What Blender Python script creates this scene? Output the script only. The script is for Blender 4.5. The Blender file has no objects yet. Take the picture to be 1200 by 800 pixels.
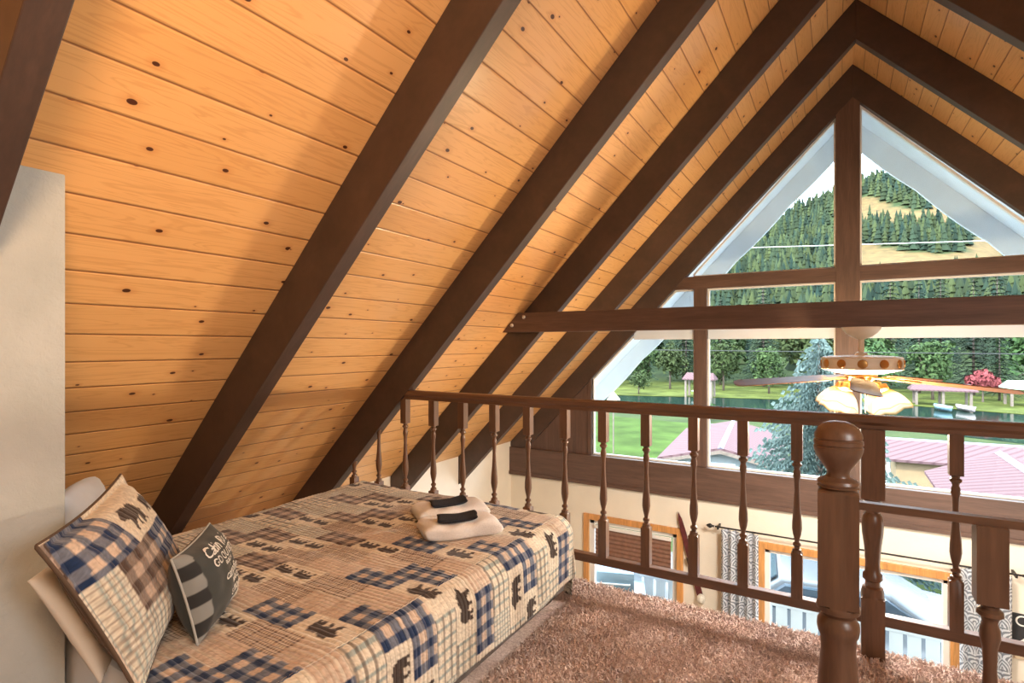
import bpy, math, random
import numpy as np
from mathutils import Vector, Matrix
random.seed(7); np.random.seed(7)
S = bpy.context.scene
COL = S.collection
PI = math.pi
# ------------------------------------------------------------------ camera, world, sun, fill lights, exposure
YAW = 0.5376
cd = bpy.data.cameras.new('camera'); cam = bpy.data.objects.new('camera', cd); COL.objects.link(cam)
cam.location = (0, 0, 0); cam.rotation_euler = (PI/2, 0, YAW)
cd.sensor_width = 36; cd.lens = 641.1/1200*36; cd.shift_y = 5.8/1200
cd.clip_start = .05; cd.clip_end = 3000
S.camera = cam
S.view_settings.view_transform = 'Standard'
try: S.view_settings.look = 'None'
except Exception: pass
S.view_settings.gamma = 1; S.view_settings.use_curve_mapping = False
S.view_settings.exposure = 0.3
W = bpy.data.worlds.new('world'); S.world = W; W.use_nodes = True
wn = W.node_tree; wn.nodes.clear()
wo = wn.nodes.new('ShaderNodeOutputWorld'); wb = wn.nodes.new('ShaderNodeBackground')
tc = wn.nodes.new('ShaderNodeTexCoord'); nz = wn.nodes.new('ShaderNodeTexNoise'); rp = wn.nodes.new('ShaderNodeValToRGB')
nz.inputs['Scale'].default_value = 3; nz.inputs['Detail'].default_value = 5
rp.color_ramp.elements[0].color = (.60, .76, 1, 1); rp.color_ramp.elements[1].color = (.86, .93, 1, 1)
rp.color_ramp.elements[0].position = .35; rp.color_ramp.elements[1].position = .6
wn.links.new(tc.outputs['Generated'], nz.inputs['Vector']); wn.links.new(nz.outputs['Fac'], rp.inputs['Fac'])
wn.links.new(rp.outputs['Color'], wb.inputs['Color']); wn.links.new(wb.outputs[0], wo.inputs[0])
wb.inputs['Strength'].default_value = 9.5
def lamp(name, kind, loc, energy, color=(1, 1, 1), size=.1, rot=(0, 0, 0), size_y=None, parent=None):
    l = bpy.data.lights.new(name, kind); l.energy = energy; l.color = color
    if kind == 'AREA':
        l.size = size
        if size_y: l.shape = 'RECTANGLE'; l.size_y = size_y
    elif kind == 'SUN': l.angle = size
    else: l.shadow_soft_size = size
    o = bpy.data.objects.new(name, l); COL.objects.link(o); o.location = loc; o.rotation_euler = rot
    if parent: o.parent = parent
    return o
sd = Vector((.35, .75, -.75))
lamp('sun', 'SUN', (0, -20, 30), 6.0, (1, .95, .86), .01, sd.to_track_quat('-Z', 'Y').to_euler())
# unseen fill lights added for the loft and the living room below
lamp('loft_warm_fill', 'AREA', (.9, -.5, 1.35), 24, (1, .58, .30), .6, (Vector((-2.0, .9, .9))-Vector((.9, -.5, 1.35))).to_track_quat('-Z', 'Y').to_euler()).data.spread = math.radians(95)  # warm fill added to turn the near left ceiling orange, no fixture
lamp('loft_side_fill', 'AREA', (1.7, .3, .55), 38, (1, .98, .94), .8, (0, math.radians(62), math.radians(-10)))  # neutral fill added to brighten the plaster wall and bed side
lamp('living_fill', 'AREA', (.6, 4.6, -1.1), 30, (1, .9, .78), 1.4, (math.radians(20), 0, 0))  # added fill over the living room, no lamp hangs here
lamp('living_back_fill', 'AREA', (2.4, 4.3, -1.6), 38, (1, .93, .84), 1.5, (math.radians(105), 0, math.radians(40)))  # added fill aimed at the lower walls, no lamp stands here

# ------------------------------------------------------------------ dimensions (metres, z=0 is the eye)
M_ = 1.0344; XR = .128; H = 2.907; TD = .341
ZF = -1.43; ZL = -4.2; ZG = -6.0; GY = 6.63
RY = [.50, 1.758, 2.995, 4.216, 5.393, 6.63]; RW = .086
XWL = -3.98; XWR = 2*XR+3.98
def zc(x): return H-M_*abs(x-XR)
# ------------------------------------------------------------------ helpers
def put(name, me, mat=None, parent=None, smooth=None):
    o = bpy.data.objects.new(name, me); COL.objects.link(o)
    if mat is not None:
        for m in (mat if isinstance(mat, (list, tuple)) else [mat]): me.materials.append(m)
    if parent is not None: o.parent = parent
    if smooth:
        me.polygons.foreach_set('use_smooth', [True]*len(me.polygons))
        if smooth is not True: me.set_sharp_from_angle(angle=math.radians(smooth))
    return o
def tag(o, label=None, cat=None, group=None, kind=None):
    if label: o['label'] = label
    if cat: o['category'] = cat
    if group: o['group'] = group
    if kind: o['kind'] = kind
    return o
def empty(name, loc=(0, 0, 0), rz=0, label=None, cat=None, group=None):
    o = bpy.data.objects.new(name, None); COL.objects.link(o); o.location = loc; o.rotation_euler = (0, 0, rz)
    o.empty_display_size = .05
    return tag(o, label, cat, group)
def copy_tree(o, parent=None):
    c = o.copy(); COL.objects.link(c); c.parent = parent
    for ch in list(o.children): copy_tree(ch, c)
    return c
class MB:
    def __init__(s): s.v = []; s.f = []; s.m = []
    def add(s, V, F, m=0):
        n = len(s.v); s.v += [tuple(p) for p in V]; s.f += [tuple(i+n for i in f) for f in F]; s.m += [m]*len(F); return s
    def box(s, x0, x1, y0, y1, z0, z1, m=0):
        V = [(x, y, z) for x in (x0, x1) for y in (y0, y1) for z in (z0, z1)]
        return s.add(V, [(0, 1, 3, 2), (4, 6, 7, 5), (0, 4, 5, 1), (2, 3, 7, 6), (0, 2, 6, 4), (1, 5, 7, 3)], m)
    def prism(s, pts, d0, d1, axis='y', m=0):
        """polygon in the plane normal to axis, extruded from d0 to d1"""
        def P(p, d):
            return {'y': (p[0], d, p[1]), 'x': (d, p[0], p[1]), 'z': (p[0], p[1], d)}[axis]
        n = len(pts); V = [P(p, d0) for p in pts]+[P(p, d1) for p in pts]
        F = [tuple(range(n))[::-1], tuple(range(n, 2*n))]+[(i, (i+1) % n, (i+1) % n+n, i+n) for i in range(n)]
        return s.add(V, F, m)
    def lathe(s, prof, c=(0, 0, 0), seg=20, mat=None, m=0, ang0=0):
        """prof: (z, r[, square])"""
        V = []
        for e in prof:
            z, r = e[0], e[1]; sq = len(e) > 2 and e[2]
            for k in range(seg):
                a = ang0+2*PI*k/seg
                q = r/max(abs(math.cos(a)), abs(math.sin(a))) if sq else r
                V.append(Vector((q*math.cos(a), q*math.sin(a), z)))
        if mat is not None: V = [mat @ p for p in V]
        V = [(p[0]+c[0], p[1]+c[1], p[2]+c[2]) for p in V]
        F = [(i*seg+k, i*seg+(k+1) % seg, (i+1)*seg+(k+1) % seg, (i+1)*seg+k) for i in range(len(prof)-1) for k in range(seg)]
        F += [tuple(range(seg))[::-1], tuple(range((len(prof)-1)*seg, len(prof)*seg))]
        return s.add(V, F, m)
    def tube(s, path, r, seg=8, m=0):
        path = [Vector(p) for p in path]; V = []; n = len(path)
        rs = r if isinstance(r, (list, tuple)) else [r]*n
        for i, p in enumerate(path):
            t = (path[min(i+1, n-1)]-path[max(i-1, 0)]).normalized()
            u = t.cross(Vector((0, 0, 1)) if abs(t.z) < .9 else Vector((1, 0, 0))).normalized(); w = t.cross(u)
            V += [p+rs[i]*(math.cos(2*PI*k/seg)*u+math.sin(2*PI*k/seg)*w) for k in range(seg)]
        F = [(i*seg+k, i*seg+(k+1) % seg, (i+1)*seg+(k+1) % seg, (i+1)*seg+k) for i in range(n-1) for k in range(seg)]
        F += [tuple(range(seg))[::-1], tuple(range((n-1)*seg, n*seg))]
        return s.add(V, F, m)
    def mesh(s, name):
        me = bpy.data.meshes.new(name); me.from_pydata(s.v, [], s.f); me.polygons.foreach_set('material_index', s.m); me.update()
        return me
    def build(s, name, mat, parent=None, smooth=None, bevel=0):
        me = s.mesh(name); 
        import bmesh
        bm = bmesh.new(); bm.from_mesh(me); bmesh.ops.recalc_face_normals(bm, faces=bm.faces)
        if bevel: bmesh.ops.bevel(bm, geom=[e for e in bm.edges if e.calc_face_angle(0) > .5], offset=bevel, segments=2, affect='EDGES', profile=.5)
        bm.to_mesh(me); bm.free()
        return put(name, me, mat, parent, smooth)
def struct(name, mb, mat, parent=None, **k):
    o = mb.build(name, mat, parent, **k)
    if parent is None: o['kind'] = 'structure'
    return o
# ------------------------------------------------------------------ materials
def mat(name, col, rough=.6, metal=0, **k):
    m = bpy.data.materials.new(name); m.use_nodes = True; b = m.node_tree.nodes['Principled BSDF']
    b.inputs['Base Color'].default_value = (*col, 1); b.inputs['Roughness'].default_value = rough; b.inputs['Metallic'].default_value = metal
    for a, v in k.items():
        b.inputs[a.replace('_', ' ')].default_value = v
    return m
class NB:
    """tiny node-building helper"""
    def __init__(s, m): s.t = m.node_tree; s.b = s.t.nodes['Principled BSDF']
    def n(s, ty, **k):
        x = s.t.nodes.new('ShaderNode'+ty)
        for a, v in k.items():
            if hasattr(x, a): setattr(x, a, v)
        return x
    def l(s, a, b): s.t.links.new(a, b)
    def math(s, op, a, b=None, c=None):
        x = s.n('Math', operation=op)
        for i, v in enumerate((a, b, c)):
            if v is None: continue
            if isinstance(v, (int, float)): x.inputs[i].default_value = v
            else: s.l(v, x.inputs[i])
        return x.outputs[0]
    def ramp(s, fac, stops):
        r = s.n('ValToRGB'); e = r.color_ramp.elements
        while len(e) < len(stops): e.new(.5)
        for i, (p, c) in enumerate(stops): e[i].position = p; e[i].color = (*c, 1) if len(c) == 3 else c
        s.l(fac, r.inputs[0]); return r.outputs[0]
    def noise(s, vec, scale, detail=4, rough=.5, dist=0):
        x = s.n('TexNoise'); x.inputs['Scale'].default_value = scale; x.inputs['Detail'].default_value = detail
        x.inputs['Roughness'].default_value = rough; x.inputs['Distortion'].default_value = dist
        s.l(vec, x.inputs['Vector']); return x.outputs['Fac']
    def mapping(s, vec, sc=(1, 1, 1), loc=(0, 0, 0)):
        x = s.n('Mapping'); x.inputs['Scale'].default_value = sc; x.inputs['Location'].default_value = loc
        s.l(vec, x.inputs['Vector']); return x.outputs[0]
    def mix(s, fac, a, b, mode='MIX'):
        x = s.n('MixRGB', blend_type=mode)
        for i, v in enumerate((fac, a, b)):
            if isinstance(v, (int, float)): x.inputs[i].default_value = v
            elif isinstance(v, tuple): x.inputs[i].default_value = (*v, 1)
            else: s.l(v, x.inputs[i])
        return x.outputs[0]
    def bump(s, h, strength=.3, dist=.01):
        x = s.n('Bump'); x.inputs['Strength'].default_value = strength; x.inputs['Distance'].default_value = dist
        s.l(h, x.inputs['Height']); s.l(x.outputs[0], s.b.inputs['Normal'])
    def obj(s): return s.n('TexCoord').outputs['Object']
    def uv(s): return s.n('TexCoord').outputs['UV']
def noisy(name, col, scale=8, amt=.25, rough=.6, stretch=(1, 1, 1), bump=0, bscale=None, metal=0, **k):
    m = mat(name, col, rough, metal, **k); N = NB(m); v = N.mapping(N.obj(), stretch)
    f = N.noise(v, scale, 5)
    a = tuple(min(1, c*(1+amt)) for c in col); b = tuple(c*(1-amt) for c in col)
    N.l(N.ramp(f, [(.3, b), (.7, a)]), N.b.inputs['Base Color'])
    if bump:
        N.bump(N.noise(v, bscale or scale*4, 4), bump, .01)
    return m
def pine_ceiling():
    m = mat('knotty_pine_boards', (.7, .32, .1), .33); N = NB(m)
    sep = N.n('SeparateXYZ'); N.l(N.uv(), sep.inputs[0]); y, s = sep.outputs[0], sep.outputs[1]
    k = N.math('DIVIDE', N.math('ADD', s, -.135+16), .16)
    idx = N.math('FLOOR', k); fr = N.math('FRACT', k)
    wn_ = N.n('TexWhiteNoise', noise_dimensions='1D'); N.l(idx, wn_.inputs['W']); rnd = wn_.outputs['Value']
    # grain, shifted per board
    cmb = N.n('CombineXYZ'); N.l(N.math('ADD', N.math('MULTIPLY', y, .5), N.math('MULTIPLY', rnd, 40)), cmb.inputs[0]); N.l(N.math('MULTIPLY', s, 7), cmb.inputs[1]); N.l(N.math('MULTIPLY', rnd, 9), cmb.inputs[2])
    g1 = N.noise(cmb.outputs[0], 2.2, 3, .5, 1.2)
    rings = N.math('SINE', N.math('MULTIPLY', g1, 46))
    g2 = N.noise(N.mapping(cmb.outputs[0], (2, 10, 1)), 3, 4)
    base = N.mix(rnd, (.80, .475, .195), (.70, .39, .14))
    c = N.mix(N.math('MULTIPLY', N.math('POWER', N.math('MAXIMUM', rings, 0), 2.0), .36), base, (.46, .19, .05))
    c = N.mix(N.math('MULTIPLY', g2, .28), c, (.85, .52, .24))
    big = N.noise(N.mapping(N.uv(), (.8, .8, 1)), 1.1, 2)
    c = N.mix(N.math('MULTIPLY', big, .25), c, (.62, .30, .09))
    # knots
    cm2 = N.n('CombineXYZ'); N.l(N.math('ADD', N.math('MULTIPLY', y, 2.6), N.math('MULTIPLY', rnd, 23)), cm2.inputs[0]); N.l(N.math('MULTIPLY', s, 4.2), cm2.inputs[1])
    vo = N.n('TexVoronoi', feature='F1', voronoi_dimensions='2D'); vo.inputs['Scale'].default_value = 1.5; vo.inputs['Randomness'].default_value = 1; N.l(cm2.outputs[0], vo.inputs['Vector'])
    vr = N.n('SeparateXYZ'); N.l(vo.outputs['Color'], vr.inputs[0])
    rad = N.math('ADD', N.math('MULTIPLY', vr.outputs[0], .050), .018)
    kn = N.math('DIVIDE', vo.outputs['Distance'], rad)
    has = N.math('GREATER_THAN', vr.outputs[1], .40)
    halo = N.math('MULTIPLY', N.ramp(kn, [(0, (1, 1, 1)), (.9, (.45, .45, .45)), (1, (0, 0, 0))]), has)
    halo2 = N.math('MULTIPLY', N.ramp(N.math('DIVIDE', kn, 3.2), [(0, (1, 1, 1)), (1, (0, 0, 0))]), has)
    c = N.mix(N.math('MULTIPLY', halo2, .4), c, (.45, .13, .02))
    c = N.mix(N.ramp(halo, [(.15, (0, 0, 0)), (.5, (1, 1, 1))]), c, (.075, .022, .008))
    edge = N.math('MINIMUM', fr, N.math('SUBTRACT', 1, fr))
    gm = N.ramp(edge, [(0, (0, 0, 0)), (.010, (.15, .15, .15)), (.030, (1, 1, 1))])
    c = N.mix(gm, (.26, .10, .035), c)
    N.l(c, N.b.inputs['Base Color'])
    N.bump(N.ramp(edge, [(0, (0, 0, 0)), (.05, (1, 1, 1))]), .6, .006)
    N.b.inputs['Specular IOR Level'].default_value = .5
    N.b.inputs['Coat Weight'].default_value = .35; N.b.inputs['Coat Roughness'].default_value = .22
    return m
def beam_wood(name, col, rough=.48, axis='x', spec=.5):
    m = mat(name, col, rough); N = NB(m)
    st = {'x': (1, 12, 12), 'y': (12, 1, 12), 'z': (12, 12, 1), 'd': (3, 9, 3)}[axis]
    v = N.mapping(N.obj(), st); g = N.noise(v, 1.6, 6, .6, .6); h = N.noise(v, 9, 4)
    dk = tuple(c*.6 for c in col); lt = tuple(c*1.45 for c in col)
    c = N.ramp(g, [(.3, dk), (.55, col), (.75, lt)]); c = N.mix(.25, c, N.ramp(h, [(.3, dk), (.7, lt)]))
    N.l(c, N.b.inputs['Base Color']); N.bump(g, .25, .004); N.b.inputs['Specular IOR Level'].default_value = spec
    return m
PINE = pine_ceiling()
BEAM = beam_wood('dark_stained_beam', (.052, .027, .018), .52, 'd', .8)
TRIM = beam_wood('dark_stained_trim', (.115, .066, .048), .5, 'x')
TRIMV = beam_wood('dark_stained_trim_upright', (.115, .066, .048), .5, 'z')
RAIL = beam_wood('walnut_rail', (.13, .064, .034), .35, 'x')
TURN = beam_wood('walnut_turned', (.13, .066, .036), .33, 'z')
OAKT = beam_wood('honey_oak_casing', (.62, .30, .10), .4, 'z')
PLASTER = mat('textured_plaster', (.44, .49, .50), .75); _N = NB(PLASTER)
_v = _N.obj(); _N.bump(_N.noise(_v, 34, 6, .65, .4), .4, .014)
_N.l(_N.ramp(_N.noise(_v, 5, 4), [(.3, (.40, .445, .45)), (.7, (.47, .515, .52))]), _N.b.inputs['Base Color'])
CREAM = noisy('cream_wall_paint', (.80, .74, .62), 3, .04, .8, bump=.15, bscale=60)
WHITE = noisy('white_paint', (.46, .50, .54), 4, .05, .5)
EAVE = noisy('white_eave_paint', (.74, .82, .90), 4, .04, .6)
WHITEV = mat('white_vinyl', (.82, .80, .76), .4)
def glass_mat():
    m = bpy.data.materials.new('window_glass'); m.use_nodes = True; t = m.node_tree; t.nodes.clear()
    o = t.nodes.new('ShaderNodeOutputMaterial'); mx = t.nodes.new('ShaderNodeMixShader'); tr = t.nodes.new('ShaderNodeBsdfTransparent'); gl = t.nodes.new('ShaderNodeBsdfGlossy')
    fr = t.nodes.new('ShaderNodeFresnel'); fr.inputs[0].default_value = 1.08; gl.inputs['Roughness'].default_value = .02
    tr.inputs[0].default_value = (.96, .98, .97, 1)
    t.links.new(fr.outputs[0], mx.inputs[0]); t.links.new(tr.outputs[0], mx.inputs[1]); t.links.new(gl.outputs[0], mx.inputs[2]); t.links.new(mx.outputs[0], o.inputs[0])
    return m
GLASS = glass_mat()
def attr_fabric(name, rough=.9, ridge=.022, axis=1, strength=.5, fine=True):
    m = mat(name, (.8, .8, .8), rough); N = NB(m)
    a = N.n('Attribute'); a.attribute_name = 'Col'; N.l(a.outputs['Color'], N.b.inputs['Base Color'])
    sep = N.n('SeparateXYZ'); N.l(N.uv(), sep.inputs[0])
    w = N.math('ABSOLUTE', N.math('SINE', N.math('MULTIPLY', sep.outputs[axis], PI/ridge)))
    h = N.math('POWER', w, .5)
    if fine: h = N.math('ADD', h, N.math('MULTIPLY', N.noise(N.uv(), 90, 3), .5))
    N.bump(h, strength, .006); N.b.inputs['Sheen Weight'].default_value = .15; N.b.inputs['Specular IOR Level'].default_value = .2
    return m
QUILT = attr_fabric('patchwork_quilt')

# ------------------------------------------------------------------ room shell
def slope_slab(side, y0, y1, z_off=0, th=.06, xend=XWL):
    """roof slope with uv (y, distance down the slope)"""
    k = math.hypot(1, M_); L = (XR-xend)
    P = lambda x, dz: (XR+side*(x), H-M_*x+z_off+dz)
    V = []; 
    for dz in (0, th*k):
        for y in (y0, y1):
            for x in (0, L): a = P(x, dz); V.append((a[0], y, a[1]))
    F = [(0, 1, 3, 2), (4, 6, 7, 5), (0, 4, 5, 1), (2, 3, 7, 6), (0, 2, 6, 4), (1, 5, 7, 3)]
    me = bpy.data.meshes.new('slope'); me.from_pydata(V, [], F); uvl = me.uv_layers.new(name='UV')
    for lp in me.loops:
        v = me.vertices[lp.vertex_index].co; uvl.data[lp.index].uv = (v.y, abs(v.x-XR)*k)
    return me
o = put('ceiling', slope_slab(-1, -2.4, GY+.16), PINE); tag(o, kind='structure')
o = put('ceiling', slope_slab(1, -2.4, GY+.16), PINE); tag(o, kind='structure')
struct('wall_left', MB().box(XWL-.1, XWL, -2.4, GY+.06, ZL, zc(XWL)+.01), CREAM)
struct('wall_right', MB().box(XWR, XWR+.1, -2.4, GY+.06, ZL, zc(XWR)+.01), CREAM)
struct('wall_back', MB().prism([(XWL, ZL), (XWR, ZL), (XWR, zc(XWR)), (XR, H), (XWL, zc(XWL))], -2.5, -2.4), CREAM)
# plaster stub wall at the head of the bed
mb = MB(); xa = -2.145
pts = [(xa, ZF), (xa, zc(xa)), (XWL+.02, zc(XWL+.02)), (XWL+.02, ZF)]
mb.prism(pts, -.6, .78); struct('wall_stub', mb, PLASTER, bevel=.004).name = 'wall_side'
# loft floor
struct('floor', MB().box(XWL, XWR, -2.4, 3.08, ZF-.30, ZF-.012), noisy('floor_edge', (.35, .25, .2), 6))
# front wall below the sill with its openings
DX0, DX1, DZT = -2.79, -1.66, -2.25
WX0, WX1, WZ0, WZT = -.70, .92, -3.75, -2.24
mb = MB(); y0, y1 = GY+.02, GY+.16
mb.box(XWL, DX0, y0, y1, ZL, -1.5); mb.box(DX0, DX1, y0, y1, DZT, -1.5); mb.box(DX1, WX0, y0, y1, ZL, -1.5)
mb.box(WX0, WX1, y0, y1, WZT, -1.5); mb.box(WX0, WX1, y0, y1, ZL, WZ0); mb.box(WX1, XWR, y0, y1, ZL, -1.5)
struct('wall_front', mb, CREAM)
struct('floor', MB().box(XWL, XWR, -2.4, GY+.1, ZL-.1, ZL), noisy('living_room_floor', (.35, .22, .12), 3, .2, .4))

# ------------------------------------------------------------------ rafters
def rafter(side, i, label):
    y = RY[i]; X = lambda d: XR+side*d
    d1 = XR-XWL; zb = H-TD
    pts = [(X(0), H-.002), (X(d1-.002), H-M_*d1), (X(d1-.002), H-TD-M_*d1), (X(0), zb)]
    if i <= 2:  # stands on the loft floor
        df = (H-TD-ZF)/M_
        if df < d1: pts = [(X(0), H-.002), (X(d1-.002), H-M_*d1), (X(d1-.002), ZF), (X(df), ZF), (X(0), zb)]
    mb = MB().prism(pts, y, y+RW)
    o = mb.build('roof_rafter', BEAM, bevel=.004); tag(o, label, 'beam', 'sloping roof rafters')
    return o
RL = ['nearest left roof rafter, cut off by the top left corner above the plaster wall',
      'wide dark left roof rafter running down behind the patterned pillow, second from left',
      'dark left roof rafter ending behind the bed foot, where the long handrail starts',
      'dark left roof rafter that carries the left end of the horizontal tie beam',
      'dark left roof rafter next to the window wall, its foot behind the balusters',
      'dark left roof rafter framing the left edge of the triangular gable window']
for i in range(6): rafter(-1, i, RL[i])
RR = {3: 'dark right roof rafter crossing only the top right corner of the picture',
      4: 'dark right roof rafter meeting its twin at the ridge, one bay before the window',
      5: 'dark right roof rafter framing the right edge of the triangular gable window'}
for i in (3, 4, 5): rafter(1, i, RR[i])
# tie beam with bolts
tb = empty('tie_beam', (XR, 4.17, .2), 0, 'long horizontal dark tie beam spanning the room, the ceiling fan hangs from it', 'beam')
mb = MB(); zt, zb_ = .292, .124
xl = lambda z: -(H-z)/M_+XR
mb.prism([(xl(zb_)-XR, zb_-.2), (xl(zt)-XR, zt-.2), (-xl(zt)+XR, zt-.2), (-xl(zb_)+XR, zb_-.2)], -.044, .0445)
mb.build('beam_timber', TRIM, tb, bevel=.004)
BOLT = mat('zinc_bolt', (.6, .58, .55), .35, .9)
for x, z in ((-2.34, .255), (-2.46, .185)):
    MB().lathe([(-.004, .017), (.004, .017), (.010, .011), (.013, .005)], (x-XR, -.046, z-.2), 10, Matrix.Rotation(PI/2, 4, 'X')).build('bolt_head', BOLT, tb, smooth=40)

# ------------------------------------------------------------------ gable window wall
ya, yb = GY+.0, GY+.14
k = 0
def trim(mb, m, **kw):
    global k
    k += 1; o = mb.build('trim_%d' % k, m, bevel=.003, **kw); o['kind'] = 'structure'; return o
zi = lambda x: H-TD-M_*abs(x-XR)       # inner edge of the gable rafters
trim(MB().prism([(-.022, -1.41), (.192, -1.41), (.192, 2.54), (XR, 2.60), (-.022, 2.45)], ya+.004, yb), TRIMV)                    # king post
trim(MB().box(xl(.60)+.30, -xl(.60)+2*XR-.30, ya+.006, yb-.004, .678, .823), TRIM)   # upper transom
trim(MB().box(xl(.3)+.1, -xl(.3)+2*XR-.1, ya+.008, yb-.004, .20, .40), TRIM)     # transom behind the tie beam
for s in (-1, 1):
    xm = XR+s*(XR+1.3885); trim(MB().box(xm-.0725, xm+.0725, ya+.008, yb-.006, -1.41, .70 if s < 0 else .70), TRIMV)
    # plywood corner panel
    xo = XR+s*(XR+2.76)
    xi = XR+s*3.86
    trim(MB().prism([(xo, -1.42), (xo, zi(xo)+.1), (xi, -1.42)], ya+.03, yb), TRIMV)
    trim(MB().box(min(xo, xo+s*.05), max(xo, xo+s*.05), ya+.015, yb, -1.41, zi(xo+s*.05)+.05), TRIMV)
trim(MB().box(XWL+.002, XWR-.002, GY-.03, yb, -1.763, -1.41), TRIM)             # sill beam
trim(MB().box(XWL+.002, XWR-.002, GY-.045, GY-.03, -1.79, -1.745), TRIM)
yg = GY+.10
nw = 0
def window(poly, y=yg, fw=.018, name=None):
    """pane with a thin white vinyl frame; poly in (x,z), convex, ccw"""
    global nw
    nw += 1; cx = sum(p[0] for p in poly)/len(poly); cz = sum(p[1] for p in poly)/len(poly)
    o = MB().prism(poly, y-.003, y+.003).build('window_%d' % nw, GLASS); o['kind'] = 'structure'
    n = len(poly); A = sum(poly[i][0]*poly[(i+1) % n][1]-poly[(i+1) % n][0]*poly[i][1] for i in range(n))
    sg = 1 if A > 0 else -1; inn = []
    for i in range(n):                       # inward offset by intersecting shifted edges
        p0, p1, p2 = (Vector(poly[i-1]), Vector(poly[i]), Vector(poly[(i+1) % n]))
        a = (p1-p0).normalized(); b = (p2-p1).normalized()
        na = Vector((-a.y, a.x))*sg; nb = Vector((-b.y, b.x))*sg; bis = (na+nb)
        inn.append(p1+bis*(fw/max(.15, 1+na.dot(nb))))
    mb = MB()
    for i in range(n):
        j = (i+1) % n; mb.prism([tuple(poly[i]), tuple(poly[j]), tuple(inn[j]), tuple(inn[i])], y-.03, y+.02)
    mb.build('window_frame', WHITEV, o)
    return o
T = .823
xk0, xk1 = -.022, .192
xcl = lambda z: XR-(H-TD-z)/M_
for s in (-1, 1):
    X = lambda d: XR+s*d
    dk = XR+.022 if s < 0 else .064
    # apex pane
    dl = XR-xcl(T+.04)
    window([(X(dk), T), (X(1.608), T), (X(1.608), T+.04), (X(dk), H-TD-M_*dk)])
    # strip pane under the transom
    window([(X(dk), .40), (X(1.444), .40), (X(1.444), .678), (X(dk), .678)])
    window([(X(1.589), .40), (X(1.589+.50), .40), (X(1.589+.232), .678), (X(1.589), .678)])
    # big lower panes
    window([(X(dk), -1.41), (X(1.444), -1.41), (X(1.444), .20), (X(dk), .20)])
    window([(X(1.589), -1.41), (X(2.888), -1.41), (X(2.888), H-TD-M_*2.888), (X(1.589+.69), .20), (X(1.589), .20)])
# white head casing inside the lower panes
for a, b in ((-1.31, -.03), (.2, 1.56), (-2.2, -1.47), (1.72, 2.4)):
    trim(MB().box(a, b, GY+.05, GY+.095, .085, .20), EAVE)
# outside: white overhang of the roof with its barge boards
for s in (-1, 1):
    me = slope_slab(s, GY+.17, 8.15, -.02, .05, -4.6)
    me.name = 'overhang'; o = put('trim_%d' % (k+1), me, EAVE); k += 1; o['kind'] = 'structure'
    L = 4.7; q = [(XR, H), (XR+s*L, H-M_*L), (XR+s*L, H-M_*L-.36), (XR, H-.36)]
    n_ = 14; low = []
    for i in range(n_*4+1):
        t = i/(n_*4); low.append((XR+s*L*(1-t), H-M_*L*(1-t)-.34-.03*abs(math.sin(i*PI/8))))
    trim(MB().prism([(XR, H-.02), (XR+s*L, H-M_*L-.02)]+low, 8.10, 8.15), EAVE)
    trim(MB().prism([(XR, H-.20), (XR+s*L, H-M_*L-.20), (XR+s*L, H-M_*L-.24), (XR, H-.24)], 8.15, 8.19), EAVE)

# lower opening casings
def casing(x0, x1, z0, z1, w, m, name='casing', parent=None, sill=True):
    mb = MB(); a, b = GY-.005, GY+.03
    mb.box(x0-w, x0, a, b, z0 if sill else z0, z1+w); mb.box(x1, x1+w, a, b, z0, z1+w); mb.box(x0, x1, a, b, z1, z1+w)
    if sill: mb.box(x0-w, x1+w, a-.02, b, z0-.05, z0)
    return mb.build(name, m, parent, bevel=.004)
d1 = MB().box(DX0+.05, DX1-.05, GY+.08, GY+.09, ZL+.1, DZT-.05).build('door_1', GLASS); d1['kind'] = 'structure'
casing(DX0, DX1, ZL, DZT, .075, OAKT, 'door_casing', d1, False)
mb = MB()
for b_ in ((DX0, DX0+.06, ZL, DZT), (DX1-.06, DX1, ZL, DZT), (DX0, DX1, DZT-.06, DZT), (DX0, DX1, ZL, ZL+.12)): mb.box(b_[0], b_[1], GY+.05, GY+.12, b_[2], b_[3])
mb.build('door_frame', WHITEV, d1, bevel=.004)
w1 = MB().box(WX0+.04, WX1-.04, GY+.08, GY+.09, WZ0+.04, WZT-.04).build('window_%d' % (nw+1), GLASS); w1['kind'] = 'structure'
casing(WX0, WX1, WZ0, WZT, .075, OAKT, 'window_casing', w1)
mb = MB()
for b_ in ((WX0, WX0+.05, WZ0, WZT), (WX1-.05, WX1, WZ0, WZT), (WX0, WX1, WZT-.05, WZT), (WX0, WX1, WZ0, WZ0+.05)): mb.box(b_[0], b_[1], GY+.05, GY+.12, b_[2], b_[3])
mb.build('window_frame', WHITEV, w1, bevel=.004)
# pleated brown shade in the glazed door
sh = empty('window_shade', ((DX0+DX1)/2, GY+.045, DZT-.06), 0, 'brown pleated shade with white head rail, lowered a little inside the wood-cased glazed door', 'shade')
hw = (DX1-DX0)/2-.07
MB().box(-hw, hw, -.03, .0, -.045, 0).build('head_rail', WHITEV, sh, bevel=.005)
n_ = 14; pr_ = [(-.012+(.012 if i % 2 else 0), -.045-i*.026) for i in range(n_+1)]
MB().prism(pr_+[(p[0]+.006, p[1]) for p in pr_[::-1]], -hw+.01, hw-.01, 'x').build('shade_cloth', noisy('brown_shade_cloth', (.23, .12, .08), 20, .15, .8), sh)
MB().box(-hw, hw, -.026, .0, -.045-n_*.026-.03, -.045-n_*.026).build('bottom_rail', WHITEV, sh, bevel=.004)

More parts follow.
